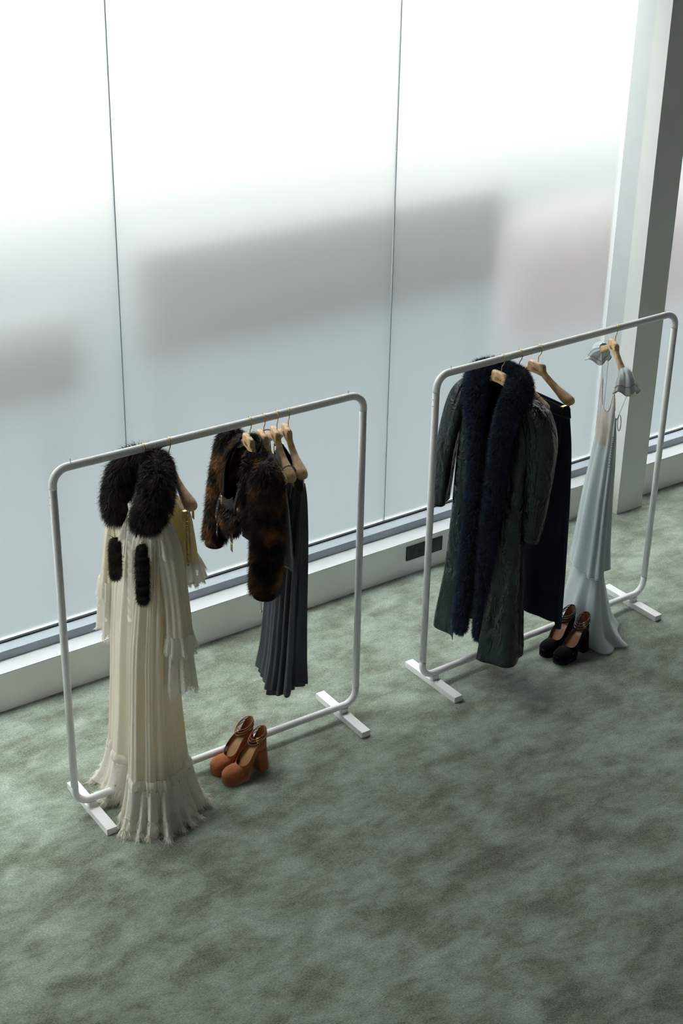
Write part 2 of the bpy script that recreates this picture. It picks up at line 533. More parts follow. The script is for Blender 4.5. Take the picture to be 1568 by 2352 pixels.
# ------------------------------------------------------------------ the room
YW, YF, YG = 5.590, 5.690, 5.772        # plinth face, frame face, glass plane
ZS, ZF = 0.196, 0.240                   # sill height, frame top
XL, XR, YB, ZC = -4.4, 11.7, -2.0, 5.2
CX0, CX1, CY = 5.858, 6.054, 5.491      # column
def struct(name, vf, mat, parent=None, smooth=False):
    o = mk(name, vf[0], vf[1], mat, parent, smooth)
    if parent is None: o['kind'] = 'structure'
    return o
struct('floor', box(XL, XR, YB, YW + .02, -.08, 0), 'carpet')
struct('ceiling', box(XL - .2, XR + .2, YB - .2, YG + .1, ZC, ZC + .2), 'dark_slab')
struct('wall_back', box(XL, XR, YB - .2, YB, 0, ZC), 'wall')
struct('wall_left', box(XL - .2, XL, YB - .2, YG + .1, 0, ZC), 'wall')
struct('wall_right', box(XR, XR + .2, YB - .2, YG + .1, 0, ZC), 'wall')
struct('wall_window', box(XL, XR, YW, YG + .1, -.08, ZS - .004, .003), 'kick')
struct('trim_4', box(XL, XR, YW - .0008, YG + .1, ZS - .004, ZS, .001), 'sill')  # thin cap added to carry the darkened top tone
# gallery, unseen, added under the camera to darken the near carpet
struct('floor_shade_slab_added', box(XL, XR, YB, .78, 2.35, 2.62), 'dark_slab')
ZH = 3.35                               # window head, lowered under an unseen added wall to dim the near carpet
struct('wall_head_added', box(XL, XR, YW, YG + .1, ZH, ZC), 'wall')
# column with splayed reveals
z0, z1 = 0, ZC
def prism(prof):
    pv = [(x, y, z) for z in (0, ZC) for x, y in prof]
    k = len(prof)
    return np.array(pv), [[i, (i + 1) % k, k + (i + 1) % k, k + i] for i in range(k)] + [list(range(k))[::-1], list(range(k, 2 * k))]
struct('trim_1', prism([(CX0, CY), (CX1, CY), (CX1, YW + .006), (CX0, YW + .006)]), 'column')
struct('trim_3', prism([(CX0 + .001, YW + .006), (CX1 - .001, YW + .006), (CX1 - .05, YG + .05), (CX0 + .068, YG + .05)]), 'reveal_dim')
# windows: left bay and right bay, each with frame, gasket, panes
def window(name, x0, x1, seams):
    w = empty(name, ((x0 + x1) / 2, YG, ZS)); w['kind'] = 'structure'
    def part(n, vf, mat, **kw):
        v = np.array(vf[0]) - np.array(w.location)
        return mk(n, v, vf[1], mat, w, smooth=False, **kw)
    part('bottom_frame', box(x0, x1, YF, YG - .006, ZS, ZF, .002), 'alu')
    part('top_frame', box(x0, x1, YF, YG + .03, ZH - .06, ZH, .002), 'alu')
    part('gasket', box(x0, x1, YG - .016, YG - .001, ZF - .004, ZF + .0075), 'gasket')
    xs = [x0] + seams + [x1]
    for a, b in zip(xs[:-1], xs[1:]):
        v, f = box(a + .0018, b - .0018, YG, YG + .012, ZF - .002, ZH - .04)
        # inner face carries the frosted film, the rest is clear
        part('pane', (v, f), 'frost', mats=['frost', 'clear'], fmat=[0 if i == 2 else 1 for i in range(6)])
    part('film_joint', box(x0, x1, YG - .0012, YG - .0004, ZJ, ZJ + .002), 'filmjoint')
    for s in seams:
        part('joint_seal', box(s - .0018, s + .0018, YG - .0005, YG + .011, ZF, ZH - .04), 'alu')
ZJ = 2.184
PW = 1.463
S0 = 2.951
window('window_1', XL, CX0 + .07, [S0 - PW * i for i in range(5, 0, -1)] + [S0, S0 + PW + .012])
window('window_2', CX1 - .05, XR, [7.45, 8.91, 10.37])

# ------------------------------------------------------------------ outside, seen only as blur through the film
g = struct('ground_outside', box(-12, 20, YG + .15, 24, -.5, -.3), 'outground')
struct('wall_street', box(-14, 22, YG + 3.6, YG + 3.9, -.3, 1.08), 'outgrey')
struct('wall_street_upper', box(-14, 22, YG + 3.55, YG + 3.9, 1.08, 6.2), 'outlight')
struct('trim_2', box(-14, 22, YG + .1, YG + .22, -.3, -.02), 'outgrey')
def outdoor(name, label, cat, x0, x1, y0, y1, z0, z1, mat):
    e = empty(name, ((x0 + x1) / 2, (y0 + y1) / 2, -.3))
    tag(e, label, cat)
    c = np.array(e.location)
    v, f = box(x0, x1, y0, y1, z0, z1, .012); mk('panel', v - c, f, mat, e, smooth=False)
    for x in (x0 + .15, x1 - .15):
        v, f = box(x - .012, x + .012, (y0 + y1) / 2 - .012, (y0 + y1) / 2 + .012, -.3, z0 + .02, .004)
        mk('post', v - c, f, mat, e, smooth=False)
outdoor('outdoor_board', 'long dark shape blurred behind the two middle frosted panes', 'board', 3.28, 5.52, YG + .52, YG + .57, 1.20, 1.80, 'outdark')
outdoor('outdoor_board', 'short dark shape blurred behind the leftmost frosted pane', 'board', 1.75, 2.98, YG + .52, YG + .57, 1.12, 1.52, 'outdark')
outdoor('outdoor_board', 'pinkish shape blurred behind the glass around the column', 'board', 5.75, 7.6, YG + .7, YG + .75, .75, 1.45, 'outpink')

# ------------------------------------------------------------------ wall socket
e = empty('power_outlet', (4.555, YW, .085)); tag(e, 'small dark power outlet plate on the white plinth below the glass', 'outlet')
mk('plate', *box(-.118, .118, -.006, 0, 0, .082, .0015), 'outlet', e, smooth=False)
for i in range(4):
    x = -.078 + i * .052
    v, f = box(x - .017, x + .017, -.0075, -.004, .024, .058, .002); so = mk('socket', v, f, 'outlet2', e, smooth=False)

# ------------------------------------------------------------------ garment racks
HR, ZB, RT, RC = 1.55, .06, .0158, .062
class RackF:
    def __init__(s, o, yaw, w):
        s.o, s.yaw, s.w = np.array(o), yaw, w
        s.d = np.array([math.cos(yaw), math.sin(yaw), 0]); s.n = np.array([math.sin(yaw), -math.cos(yaw), 0])
    def P(s, a, n, z): return s.o + s.d * a + s.n * n + np.array([0, 0, z])
R1 = RackF((2.805, 4.729, 0), -.0193, 1.3693)
R2 = RackF((4.570, 4.711, 0), .0078, 1.4216)
def arc(cx, cz, r, a0, a1, n=9):
    return [(cx + r * math.cos(a), 0, cz + r * math.sin(a)) for a in np.linspace(a0, a1, n)]
def make_rack(R, label):
    e = empty('garment_rack', tuple(R.o), R.yaw)
    tag(e, label, 'clothes rack', 'white tube garment racks')
    h = R.w / 2
    jt, jb = HR - .075, ZB + .085
    # top rail with its two bends, bottom rail with its two bends, posts between
    top = [(-h, 0, jt)] + arc(-h + RC, HR - RC, RC, PI, PI / 2) + arc(h - RC, HR - RC, RC, PI / 2, 0) + [(h, 0, jt)]
    bot = [(-h, 0, jb)] + arc(-h + RC, ZB + RC, RC, PI, 1.5 * PI) + arc(h - RC, ZB + RC, RC, 1.5 * PI, 2 * PI) + [(h, 0, jb)]
    for nm, pth in (('top_rail', top), ('bottom_rail', bot)):
        P = np.array([q + (RT,) for q in pth])
        mk(nm, *sweep(P, 24, ref=(0, 1, 0), spl=False)[1], 'rackw', e)
    for sx in (-1, 1):
        mk('post', *sweep(np.array([(sx * h, 0, jb + .0008, RT * .97), (sx * h, 0, jt - .0008, RT * .97)]), 24, ref=(0, 1, 0), spl=False)[1], 'rackw', e)
        x = sx * (h - .068)
        mk('foot', *box(x - .0225, x + .0225, -.185, .185, 0, .030, .0022), 'rackw', e, smooth=False)
        mk('saddle', *box(x - .016, x + .016, -.018, .018, .0295, .052, .002), 'rackw', e, smooth=False)
        mk('pin', *sweep(np.array([(sx * (h - .075), 0, HR + RT - .002, .0016), (sx * (h - .075), 0, HR + RT + .013, .0016)]), 8, ref=(0, 1, 0), spl=False)[1], 'steel', e)
        for dz in (.03, .06):
            mk('screw', *sweep(np.array([(sx * (h + RT - .002), 0, jt - dz, .0022), (sx * (h + RT + .0012), 0, jt - dz, .0022)]), 8, ref=(0, 1, 0), spl=False)[1], 'steel', e)
    return e
make_rack(R1, 'white tubular rack holding the cream dress and brown fur jacket')
make_rack(R2, 'white tubular rack holding the dark green coat and pale gown')

# ------------------------------------------------------------------ hangers
class HangF:
    """local frame of a hanger: x = arm towards the room, y = along the rail, z up from floor"""
    def __init__(s, R, a, yaw):
        y = math.radians(yaw)
        s.o = R.P(a, 0, 0)
        u = R.n * math.cos(y) + R.d * math.sin(y)
        s.rz = math.atan2(u[1], u[0])
    def thing(s, name, label, cat, z=0, group=None):
        e = empty(name, (s.o[0], s.o[1], z), s.rz)
        return tag(e, label, cat, group)
HF = {'H1': HangF(R1, -.315, -7), 'H2': HangF(R1, -.208, -6.5), 'H3': HangF(R1, .1485, -12), 'H4': HangF(R1, .212, -13),
      'H5': HangF(R1, .272, -18), 'H6': HangF(R1, .3246, -18), 'H7': HangF(R2, -.3515, 1), 'H8': HangF(R2, -.25, -7),
      'H9': HangF(R2, -.14, 3), 'H10': HangF(R2, .327, -26)}
def hanger_body():
    S = [(-.2180, 1.368, 1.370, .004), (-.2155, 1.358, 1.380, .014), (-.207, 1.351, 1.388, .021), (-.188, 1.349, 1.396, .025), (-.160, 1.361, 1.406, .021), (-.127, 1.382, 1.419, .0155),
         (-.09, 1.405, 1.436, .0122), (-.062, 1.421, 1.450, .0115), (-.047, 1.430, 1.462, .0115), (-.0445, 1.432, 1.4835, .0115), (-.040, 1.434, 1.4875, .0115), (0, 1.437, 1.4885, .0115)]
    S = S + [(-u, a, b, d) for u, a, b, d in S[-2::-1]]
    n = 20
    R = []
    for u, zb, zt, d in S:
        pw = 2.6 + 3.5 * max(0, 1 - abs(u) / .11)
        th = np.linspace(0, 2 * PI, n, endpoint=False)
        c, s = np.cos(th), np.sin(th)
        R.append(np.stack([np.full(n, u), -.006 + .25 * u * u + d * np.sign(c) * np.abs(c) ** (2 / pw), (zb + zt) / 2 + (zt - zb) / 2 * np.sign(s) * np.abs(s) ** (2 / pw)], -1))
    return rings(np.array(R), True, True, True)
HB = hanger_body()
r = .0185
hk = [(r * math.cos(a), 0, HR + r * math.sin(a)) for a in np.linspace(PI * 1.12, -.35, 16)]
hk += [(.012, 0, 1.527), (.004, 0, 1.518), (0, 0, 1.509), (0, 0, 1.486)]
hk = [(x, 0, z) for x, y, z in hk]
HK = tube(hk, .0019, 8, 60)
# stamp lettering
cu = bpy.data.curves.new('stamp', 'FONT'); cu.body = 'Chloé'; cu.size = .017; cu.align_x = 'CENTER'; cu.extrude = .0002
to = bpy.data.objects.new('stamp_tmp', cu); COL.objects.link(to)
bpy.context.view_layer.update()
STAMP = bpy.data.meshes.new_from_object(to.evaluated_get(bpy.context.evaluated_depsgraph_get()))
bpy.data.objects.remove(to, do_unlink=True)
STAMP.materials.clear(); STAMP.materials.append(MAT['stamp'])
def make_hanger(key, label, bar=None):
    e = HF[key].thing('wooden_hanger', label, 'hanger', 1.35, 'wooden hangers with brass hooks')
    dz = np.array([0, 0, -1.35])
    bd = mk('body', HB[0] + dz, HB[1], 'wood', e); bd.data.set_sharp_from_angle(angle=math.radians(38))
    mk('hook', HK[0] + dz, HK[1], 'brass', e)
    st = bpy.data.objects.new('stamp', STAMP); COL.objects.link(st); st.parent = e
    # text faces -y (front of hanger)
    st.location = (0, -.0178, 1.452 - 1.35); st.rotation_euler = (PI / 2, 0, 0)
    if bar:
        zb = 1.332
        b = mk('clip_bar', *[q for q in (tube([(-.19, .0, 1.362), (-.19, 0, zb + .006), (-.184, 0, zb), (.184, 0, zb), (.19, 0, zb + .006), (.19, 0, 1.362)] + 0 * dz, .0016, 8, spl=False),)][0], 'brass', e)
        b.location = (0, 0, -1.35)
        for u in bar:
            v, f = join([box(u - .009, u + .009, -.0215, -.0185, zb - .030, zb + .008, .0008), box(u - .009, u + .009, .0185, .0215, zb - .030, zb + .008, .0008),
                         box(u - .006, u + .006, -.0188, .0188, zb + .004, zb + .010)])
            c = mk('clip', v + dz, f, 'brass', e, smooth=False)
    return e
make_hanger('H1', 'wooden hanger under the dark fur stole on the cream dress')
make_hanger('H2', 'wooden hanger with clip bar carrying the short cream lace shorts', (-.165, .175))
make_hanger('H3', 'wooden hanger inside the neck of the brown fur jacket')
make_hanger('H4', 'wooden hanger between the fur jacket and taupe camisole, with lace straps')
make_hanger('H5', 'wooden hanger with taupe cord strap looped round its arm end')
make_hanger('H6', 'wooden hanger nearest the right post of the left rack, above the slate skirt', (-.16, .16))
make_hanger('H7', 'wooden hanger in the navy fur collar of the green coat')
make_hanger('H8', 'wooden hanger with thin dark strap, between green coat and denim skirt')
make_hanger('H9', 'wooden hanger with clip bar carrying the dark denim skirt', (-.17, .178))
make_hanger('H10', 'wooden hanger wearing the flutter sleeves of the pale blue gown')

def local(vf, z0):
    return np.asarray(vf[0], float) - np.array([0, 0, z0]), vf[1]
def put(name, vf, mat, e, th=None, **kw):
    """garment part given in hanger coordinates (z from the floor) under its thing"""
    v, f = local(vf, e.location.z)
    o = mk(name, v, f, mat, e, **kw)
    if th: solid(o, th)
    return o
def put_fur(name, R, N, length, width, mat, e, **kw):
    R = R - np.array([0, 0, e.location.z])
    return fur(name, rings(R), N, length, width, mat, e, sign=ring_sign(R), **kw)
def fringe(name, ring, N, length, width, mat, e, out=.5, centre=None, parent=None, curl=.35, closed=True):
    r = ring - np.array([0, 0, e.location.z])
    c = r.mean(0) if centre is None else np.asarray(centre) - np.array([0, 0, e.location.z])
    nseg = len(r) if closed else len(r) - 1
    i = rng.integers(0, nseg, N); f = rng.random((N, 1))
    P = r[i] * (1 - f) + r[(i + 1) % len(r)] * f
    d = (P - c) * np.array([1, 1, 0]); d /= np.linalg.norm(d, axis=1)[:, None] + 1e-6
    d = d * out + np.array([0, 0, -1.]) + rng.normal(0, .3, (N, 3))
    v, fc = blades(P, d, length * (.4 + rng.random(N)), width, .2, curl)
    v[:, 2] = np.maximum(v[:, 2], .002 - e.location.z)
    o = mk(name, v, fc, mat, parent or e, smooth=False); tag(o, kind='stuff')
    return o
def lift(P, off):
    """push a ring grid outwards from its axis"""
    c = P.mean(1, keepdims=True); d = P - c; d[..., 2] = 0
    return P + d / (np.linalg.norm(d, axis=-1, keepdims=True) + 1e-9) * off
def chain(path, e, link=.004, wire=.0007, mat='gold'):
    P = crom(np.array(path, float), 60)
    L = np.linalg.norm(P[-1] - P[0]); k = max(3, int(L / (link * 1.25)))
    parts = []
    for i in range(k):
        c = P[int(i / max(1, k - 1) * 59)]
        a = np.linspace(0, 2 * PI, 9)
        dx = np.array([1., 0, 0]) if i % 2 else np.array([0, 1., 0])
        ring = np.array([c + dx * math.cos(q) * link * .5 + np.array([0, 0, 1]) * math.sin(q) * link * .75 for q in a])
        parts.append(tube(ring, wire, 5, spl=False, cap=False))
    return join(parts)
def ball(c, r, n=8, m=6, sx=1, sy=1, sz=1):
    ph = np.linspace(.01, PI - .01, m)
    th = np.linspace(0, 2 * PI, n, endpoint=False)
    R = np.array([[(c[0] + sx * r * math.sin(p) * math.cos(a), c[1] + sy * r * math.sin(p) * math.sin(a), c[2] + sz * r * math.cos(p)) for a in th] for p in ph])
    return rings(R, True, True, True)

# ================================================================== dark fur stole over the cream dress
e = HF['H1'].thing('fur_stole', 'dark brown fur stole with two hanging tails, draped over the cream dress hanger', 'stole', .98)
SP = [(-.050, -.100, 1.252, .018, .014), (-.052, -.100, 1.272, .042, .032), (-.066, -.092, 1.33, .056, .040), (-.078, -.064, 1.42, .056, .042), (-.062, -.010, 1.482, .046, .042),
      (-.01, .038, 1.496, .034, .040), (.050, .034, 1.492, .046, .042), (.110, .010, 1.462, .064, .048), (.150, -.020, 1.405, .074, .050), (.160, -.052, 1.355, .062, .044),
      (.160, -.072, 1.328, .046, .034), (.162, -.080, 1.306, .016, .014)]
R, vf = sweep(np.array(SP), 20, 80)
put('pelt', vf, 'furcore', e)
put_fur('fur', R, 60000, .038, .0009, 'furdark', e, lift=.85, droop=.6, curl=.45)
for nm, top, bot, rad, mat in (('tail', (-.012, -.124, 1.195), (-.012, -.130, 1.022), .025, 'furdark'), ('tail', (.178, -.086, 1.250), (.182, -.092, 1.002), .028, 'furband')):
    top, bot = np.array(top), np.array(bot)
    ts = [(0, .35), (.06, .8), (.3, 1), (.75, 1), (.93, .8), (1, .3)]
    R, vf = sweep(np.array([tuple(top + (bot - top) * a) + (rad * .62 * b,) for a, b in ts]), 14, 30)
    tl = put(nm, vf, 'furcore', e)
    o = put_fur('fur', R, 9000, .022, .0008, mat, e, lift=.8, droop=.5); o.parent = tl
    st = np.array([top[0], top[1], top[2] + .05])
    put('chain', chain([st, top], e), 'gold', e)
    put('ferrule', ball(top + np.array([0, 0, .002]), .005), 'gold', e)

# ================================================================== long cream dress
e = HF['H1'].thing('long_dress', 'long cream chiffon dress with lace cuffs and ragged lace hem touching carpet', 'dress', 0)
DL = [(1.400, 0, -.006, .085, .016), (1.375, .0, -.008, .120, .022), (1.33, .0, -.012, .155, .040), (1.25, .0, -.018, .185, .054), (1.0, .006, -.030, .195, .078), (.75, .016, -.042, .195, .100),
      (.5, .028, -.052, .200, .112), (.25, .042, -.060, .212, .130), (.10, .052, -.066, .226, .148), (.012, .058, -.07, .245, .165)]
wv = [(5, .4, .002, .014, 1.2, .5), (9, 1.1, .003, .011, 1, .6), (17, .3, .003, .006, .8, .3), (31, 2., .0022, .003, .6, .4), (53, .7, .0012, .0014, .5, 0)]
dn = [(math.radians(279), .15, .03, .15), (math.radians(318), .2, .0, -.028), (math.radians(228), .3, 0, .012), (math.radians(352), .14, .0, .03)]
P, vf = drape(DL, 300, 110, waves=wv, dents=dn, p=2.3)
put('gown_body', vf, 'cream', e, .001)
m0 = P.shape[0]
# lace band and ruffled lace hem
Pl, vf = drape([(.225, .044, -.061, .220, .137), (.205, .046, -.062, .230, .146), (.165, .048, -.063, .229, .146)], 300, 12, waves=[(w[0], w[1] + w[5] * .8, w[3], w[3], 1, 0) for w in wv[:3]] + [(41, 0, .003, .005, 1, 0), (67, 0, .002, .003, 1, 0)], dents=[(d[0], d[1], d[3] * .9, d[3] * .93) for d in dn])
put('lace_band', vf, 'lace', e)
hemf = lambda T: .012 * np.sin(7 * T) + .010 * np.sin(13 * T + 1)
Ph, vf = drape([(.185, .048, -.063, .228, .146), (.12, .052, -.066, .238, .156), (.05, .058, -.07, .256, .176), (.022, .060, -.072, .270, .190)], 320, 26,
               waves=[(w[0], w[1] + w[5] * .85, w[3], w[3] * 1.25, 1, 0) for w in wv[:3]] + [(23, .5, .002, .016, 1, .8), (37, 1.9, .002, .010, 1, 1)], dents=[(d[0], d[1], d[3] * .92, d[3] * 1.0) for d in dn], hem=hemf)
Ph[..., 2] = np.maximum(Ph[..., 2], .006)
ho = put('hem_ruffle', rings(Ph), 'lace', e, .0008)
fringe('fringe', Ph[-1], 8000, .042, .0011, 'lacef', e, out=.6, parent=ho)
o2 = fringe('fringe', Ph[14], 3500, .045, .0009, 'lacef', e, out=.4, parent=ho)
# second, inner cream layer glowing through the ruffle
Pi, vf = drape([(.30, .046, -.056, .165, .080), (.15, .05, -.060, .175, .095), (.03, .056, -.064, .190, .112)], 200, 14, waves=[(9, 0, .01, .014, 1, 0), (19, 1, .005, .009, 1, 0)], dents=[(d[0], d[1], d[3] * .8, d[3] * .9) for d in dn[:1]])
put('underskirt', vf, 'cream2', e, .001)
# sheer capelet with lace edge
Pc, vf = drape([(1.398, 0, -.006, .088, .018), (1.377, .0, -.008, .126, .026), (1.33, 0, -.012, .166, .044), (1.262, 0, -.016, .210, .064)], 220, 24, waves=[(13, .3, .002, .008, 1, 0), (29, .3, .001, .004, 1, 0)])
put('capelet', vf, 'cream', e, .001)
Pq, vf = drape([(1.268, 0, -.016, .212, .066), (1.245, 0, -.017, .222, .074), (1.208, 0, -.018, .232, .082)], 260, 10, waves=[(13, .3, .008, .012, 1, 0), (29, .3, .004, .007, 1, 0), (47, 1, .002, .006, 1, 0)], hem=lambda T: .007 * np.sin(31 * T) + .004 * np.sin(47 * T))
lo = put('capelet_lace', vf, 'lace', e)
fringe('fringe', Pq[-1], 1600, .009, .0007, 'lacef', e, parent=lo)
# lace jabot running down the front opening
jb = []
for i, z in enumerate(np.linspace(1.36, .86, 26)):
    s_ = 1 if i % 2 else -1
    jb.append([(.035 + .004 * s_, -.070 - .05 * (1.36 - z), z), (.048 + .006 * s_, -.086 - .05 * (1.36 - z), z - .006), (.064 + .007 * s_, -.074 - .05 * (1.36 - z), z - .002)])
put('front_frill', rings(np.array(jb), closed=False), 'lace', e)
# sleeves with lace cuffs
for sl in ([(1.335, .150, -.004, .026, .020), (1.31, .172, .002, .038, .032), (1.2, .198, .014, .046, .044), (1.0, .208, .030, .044, .044), (.845, .208, .036, .050, .048)],
           [(1.345, -.155, -.018, .028, .020), (1.31, -.172, -.022, .040, .034), (1.15, -.190, -.055, .042, .042), (1.0, -.192, -.076, .042, .042), (.91, -.192, -.084, .046, .046)]):
    P, vf = drape(sl, 90, 50, waves=[(5, .3, .002, .004, 1, .5), (11, .3, .002, .003, 1, 0)])
    s1 = put('sleeve', vf, 'cream', e, .001)
    z, cu_, cv_ = sl[-1][:3]
    P, vf = drape([(z + .012, cu_, cv_, .054, .052), (z - .03, cu_, cv_, .062, .058), (z - .06, cu_ + .002, cv_, .064, .06)], 120, 14, waves=[(9, 0, .003, .008, 1, 0), (17, 1, .002, .006, 1, 0)])
    c1 = put('lace_cuff', vf, 'lace', e); c1.parent = s1
    fringe('fringe', P[-1], 700, .012, .0008, 'lacef', e, parent=s1)
    P, vf = drape([(z - .015, cu_, cv_, .046, .044), (z - .12, cu_ + .002, cv_ - .002, .056, .054), (z - .225, cu_ + .004, cv_ - .004, .062, .060)], 120, 22, waves=[(7, 0, .004, .010, 1, .5), (15, 1, .002, .007, 1, 0)], hem=lambda T: .02 * np.sin(3 * T + 1) + .008 * np.sin(11 * T))
    c2 = put('lace_cuff', vf, 'lace', e); c2.parent = s1
    fringe('fringe', P[-1], 900, .016, .0008, 'lacef', e, parent=s1)
    P, vf = drape([(z - .0, cu_, cv_, .036, .034), (z - .10, cu_, cv_, .040, .038), (z - .17, cu_, cv_, .040, .038)], 60, 10, waves=[(7, 0, .003, .006, 1, .5)])
    c3 = put('sleeve_lining', vf, 'cream2', e, .001); c3.parent = s1
# neck ties with beads
for pth in ([(.03, -.085, 1.30), (.05, -.105, 1.2), (.052, -.115, 1.14)], [(.215, -.055, 1.25), (.222, -.06, 1.15), (.222, -.062, 1.075)]):
    put('tie_cord', tube(pth, .0011, 6, 20), 'cordgrey', e)
    put('bead', ball(pth[-1], .0042), 'gold', e)

# ================================================================== short cream lace shorts on the clip bar
e = HF['H2'].thing('cream_shorts', 'short cream silk shorts with buttoned side and lace frill, clipped beside the fur stole', 'shorts', 1.05)
P, vf = drape([(1.336, .0, .0, .185, .010), (1.30, .0, .0, .188, .026), (1.20, .004, .0, .196, .044), (1.125, .006, 0, .202, .052)], 200, 40, waves=[(13, 0, .001, .004, 1, 0), (27, 0, .0015, .003, 1, 0), (41, 1, .001, .0015, 1, 0)], hem=lambda T: -.01 * np.cos(T))
put('shorts_body', vf, 'cream2', e, .001)
Pf, vf = drape([(1.132, .006, 0, .204, .054), (1.10, .008, 0, .216, .067), (1.064, .010, 0, .228, .080)], 260, 14, waves=[(19, 0, .003, .010, 1, 0), (31, 0, .001, .006, 1, 0)], hem=lambda T: -.01 * np.cos(T) + .006 * np.sin(31 * T))
lf = put('lace_frill', vf, 'lace', e)
fringe('fringe', Pf[-1], 1200, .010, .0007, 'lacef', e, parent=lf)
Pt, vf = drape([(1.345, .0, 0, .186, .011), (1.33, .0, 0, .188, .014)], 160, 4, waves=[(43, 0, .001, .002, 1, 0)], hem=None)
put('lace_waist', vf, 'lace', e)
put('hem_ribbon', tube([tuple(q) for q in P[-1][::6]] + [tuple(P[-1][0])], .0028, 6, 120), 'ribbon', e)
jn = [int(200 * .94)]
pl = lift(P, .003)[:, int(200 * .955)]
put('button_band', join([tube([tuple(q) for q in pl[::4]], .0062, 8, 40)]), 'ribbon', e)
for i in range(12):
    q = pl[3 + int(i * 3.1)]
    put('button', ball(q + np.array([.006, -.004, 0]), .0045), 'gold', e)

# ================================================================== brown fur jacket
e = HF['H3'].thing('fur_jacket', 'cropped brown and black fur jacket with leather collar straps and cuffs', 'jacket', .88)
O0, O1 = math.radians(-62), math.radians(242)
JB = [(1.452, 0, .005, .080, .040), (1.425, 0, .0, .135, .052), (1.385, 0, -.005, .178, .064), (1.30, 0, -.008, .185, .074), (1.22, 0, -.012, .178, .072), (1.165, 0, -.014, .168, .062)]
P, vf = drape(JB, 60, 36, th=(O0, O1))
bo = put('body', vf, 'furcore', e, .003)
sg = ring_sign(P)
R = P - np.array([0, 0, .88])
o = fur('fur', rings(R, closed=False), 32000, .028, .0009, 'furbrown', e, sign=sg, lift=1.0, droop=.5); o.parent = bo
for nm, sl in (('near', [(.150, 0, 1.425, .030, .03), (.178, 0, 1.405, .056, .055), (.203, -.004, 1.33, .060, .058), (.212, -.006, 1.2, .060, .056), (.208, -.010, 1.05, .058, .055), (.200, -.014, .915, .054, .052)]),
               ('far', [(-.140, -.012, 1.43, .030, .03), (-.170, -.022, 1.405, .050, .048), (-.192, -.040, 1.30, .050, .046), (-.200, -.058, 1.18, .050, .046), (-.204, -.074, 1.05, .047, .044), (-.204, -.090, .955, .044, .042)])):
    R, vf = sweep(np.array(sl), 22, 60)
    s1 = put('sleeve', vf, 'furcore', e)
    o = put_fur('fur', R, 34000, .028, .0009, 'furbrown', e, lift=.85, droop=.45); o.parent = s1
    x, y, z, a, b = sl[-1]
    R, vf = sweep(np.array([(x, y, z + .02, a * .9, b * .9), (x, y, z - .012, a * .88, b * .88), (x, y - .001, z - .034, a * .86, b * .86)]), 24, 8, cap=False)
    c = put('leather_cuff', vf, 'leather', e, .003); c.parent = s1
# collar band and edges in leather
def strap(path, w, th, ref=(1, 0, 0), n=10, m=40):
    P_ = np.array([tuple(q) + (w, th) for q in path], float)
    return sweep(P_, n, m, ref=ref, power=4.0)[1]
put('collar_edge', strap([(-.060, -.088, 1.13), (-.085, -.084, 1.24), (-.098, -.066, 1.35), (-.085, -.025, 1.43), (-.04, .03, 1.468), (.03, .035, 1.468), (.082, -.015, 1.43), (.092, -.062, 1.35), (.075, -.086, 1.25), (.060, -.088, 1.20)], .012, .0035, ref=(0, 1, .2), m=70), 'leather', e)
put('front_panel', strap([(.060, -.086, 1.24), (.02, -.094, 1.21), (-.03, -.096, 1.195), (-.07, -.094, 1.19)], .026, .004, ref=(0, 1, 0)), 'leather', e)
R, vf = sweep(np.array([(.09, -.078, 1.17, .012, .02), (.04, -.084, 1.15, .055, .02), (-.03, -.086, 1.13, .060, .02), (-.085, -.082, 1.12, .03, .016)]), 14, 20)
fr = put('fur_front', vf, 'furcore', e)
o = put_fur('fur', R, 6000, .024, .0009, 'furbrown', e); o.parent = fr
for pth, w in (([(-.075, -.094, 1.215), (-.095, -.102, 1.17), (-.112, -.106, 1.115), (-.120, -.106, 1.085)], .015), ([(-.085, -.098, 1.13), (-.100, -.104, 1.09), (-.107, -.106, 1.05), (-.110, -.106, 1.015)], .011)):
    sp = put('belt_strap', strap(pth, w, .0025, ref=(0, 1, 0)), 'leather', e)
    for i in (0, 1, 2):
        q = np.array(pth[min(i, 3)]) * .5 + np.array(pth[min(i + 1, 3)]) * .5
        a = np.linspace(0, 2 * PI, 10)
        g = put('eyelet', tube([(q[0] + .0035 * math.cos(k_), q[1] - .0035, q[2] + .0035 * math.sin(k_)) for k_ in a], .001, 5, spl=False), 'gold', e); g.parent = sp
def buckle(c, w, h, wire, tilt=0, ax=(1, 0, 0)):
    c = np.array(c); ax = np.array(ax, float); ax /= np.linalg.norm(ax)
    pts = [c + ax * sx * w + np.array([0, 0, 1]) * sz * h for sx, sz in ((-1, -1), (1, -1), (1, 1), (-1, 1), (-1, -1))]
    return join([tube(pts, wire, 6, spl=False), tube([c + np.array([0, 0, -h]), c + np.array([0, 0, h])], wire * .8, 5, spl=False)])
put('buckle', buckle((-.066, -.100, 1.195), .010, .020, .0016), 'gold', e)
put('buckle', buckle((.055, -.100, 1.085), .012, .020, .0017), 'gold', e)
put('buckle', buckle((.060, -.102, 1.045), .009, .016, .0017), 'gold', e)
put('buckle', buckle((.080, -.050, 1.405), .010, .012, .0015), 'gold', e)
put('leather_tab', strap([(.055, -.092, 1.16), (.058, -.098, 1.12), (.056, -.100, 1.07)], .008, .0025, ref=(0, 1, 0)), 'leather', e)
put('collar_tip', strap([(.135, -.035, 1.425), (.128, -.058, 1.437), (.120, -.07, 1.448)], .007, .003, ref=(0, 1, 0)), 'leather', e)
Pn, vf = drape([(1.445, 0, .005, .074, .034), (1.40, 0, .0, .13, .048), (1.30, 0, -.005, .165, .064), (1.10, 0, -.01, .160, .060)], 50, 16, th=(O0, O1))
put('lining', vf, 'lining', e, .001)

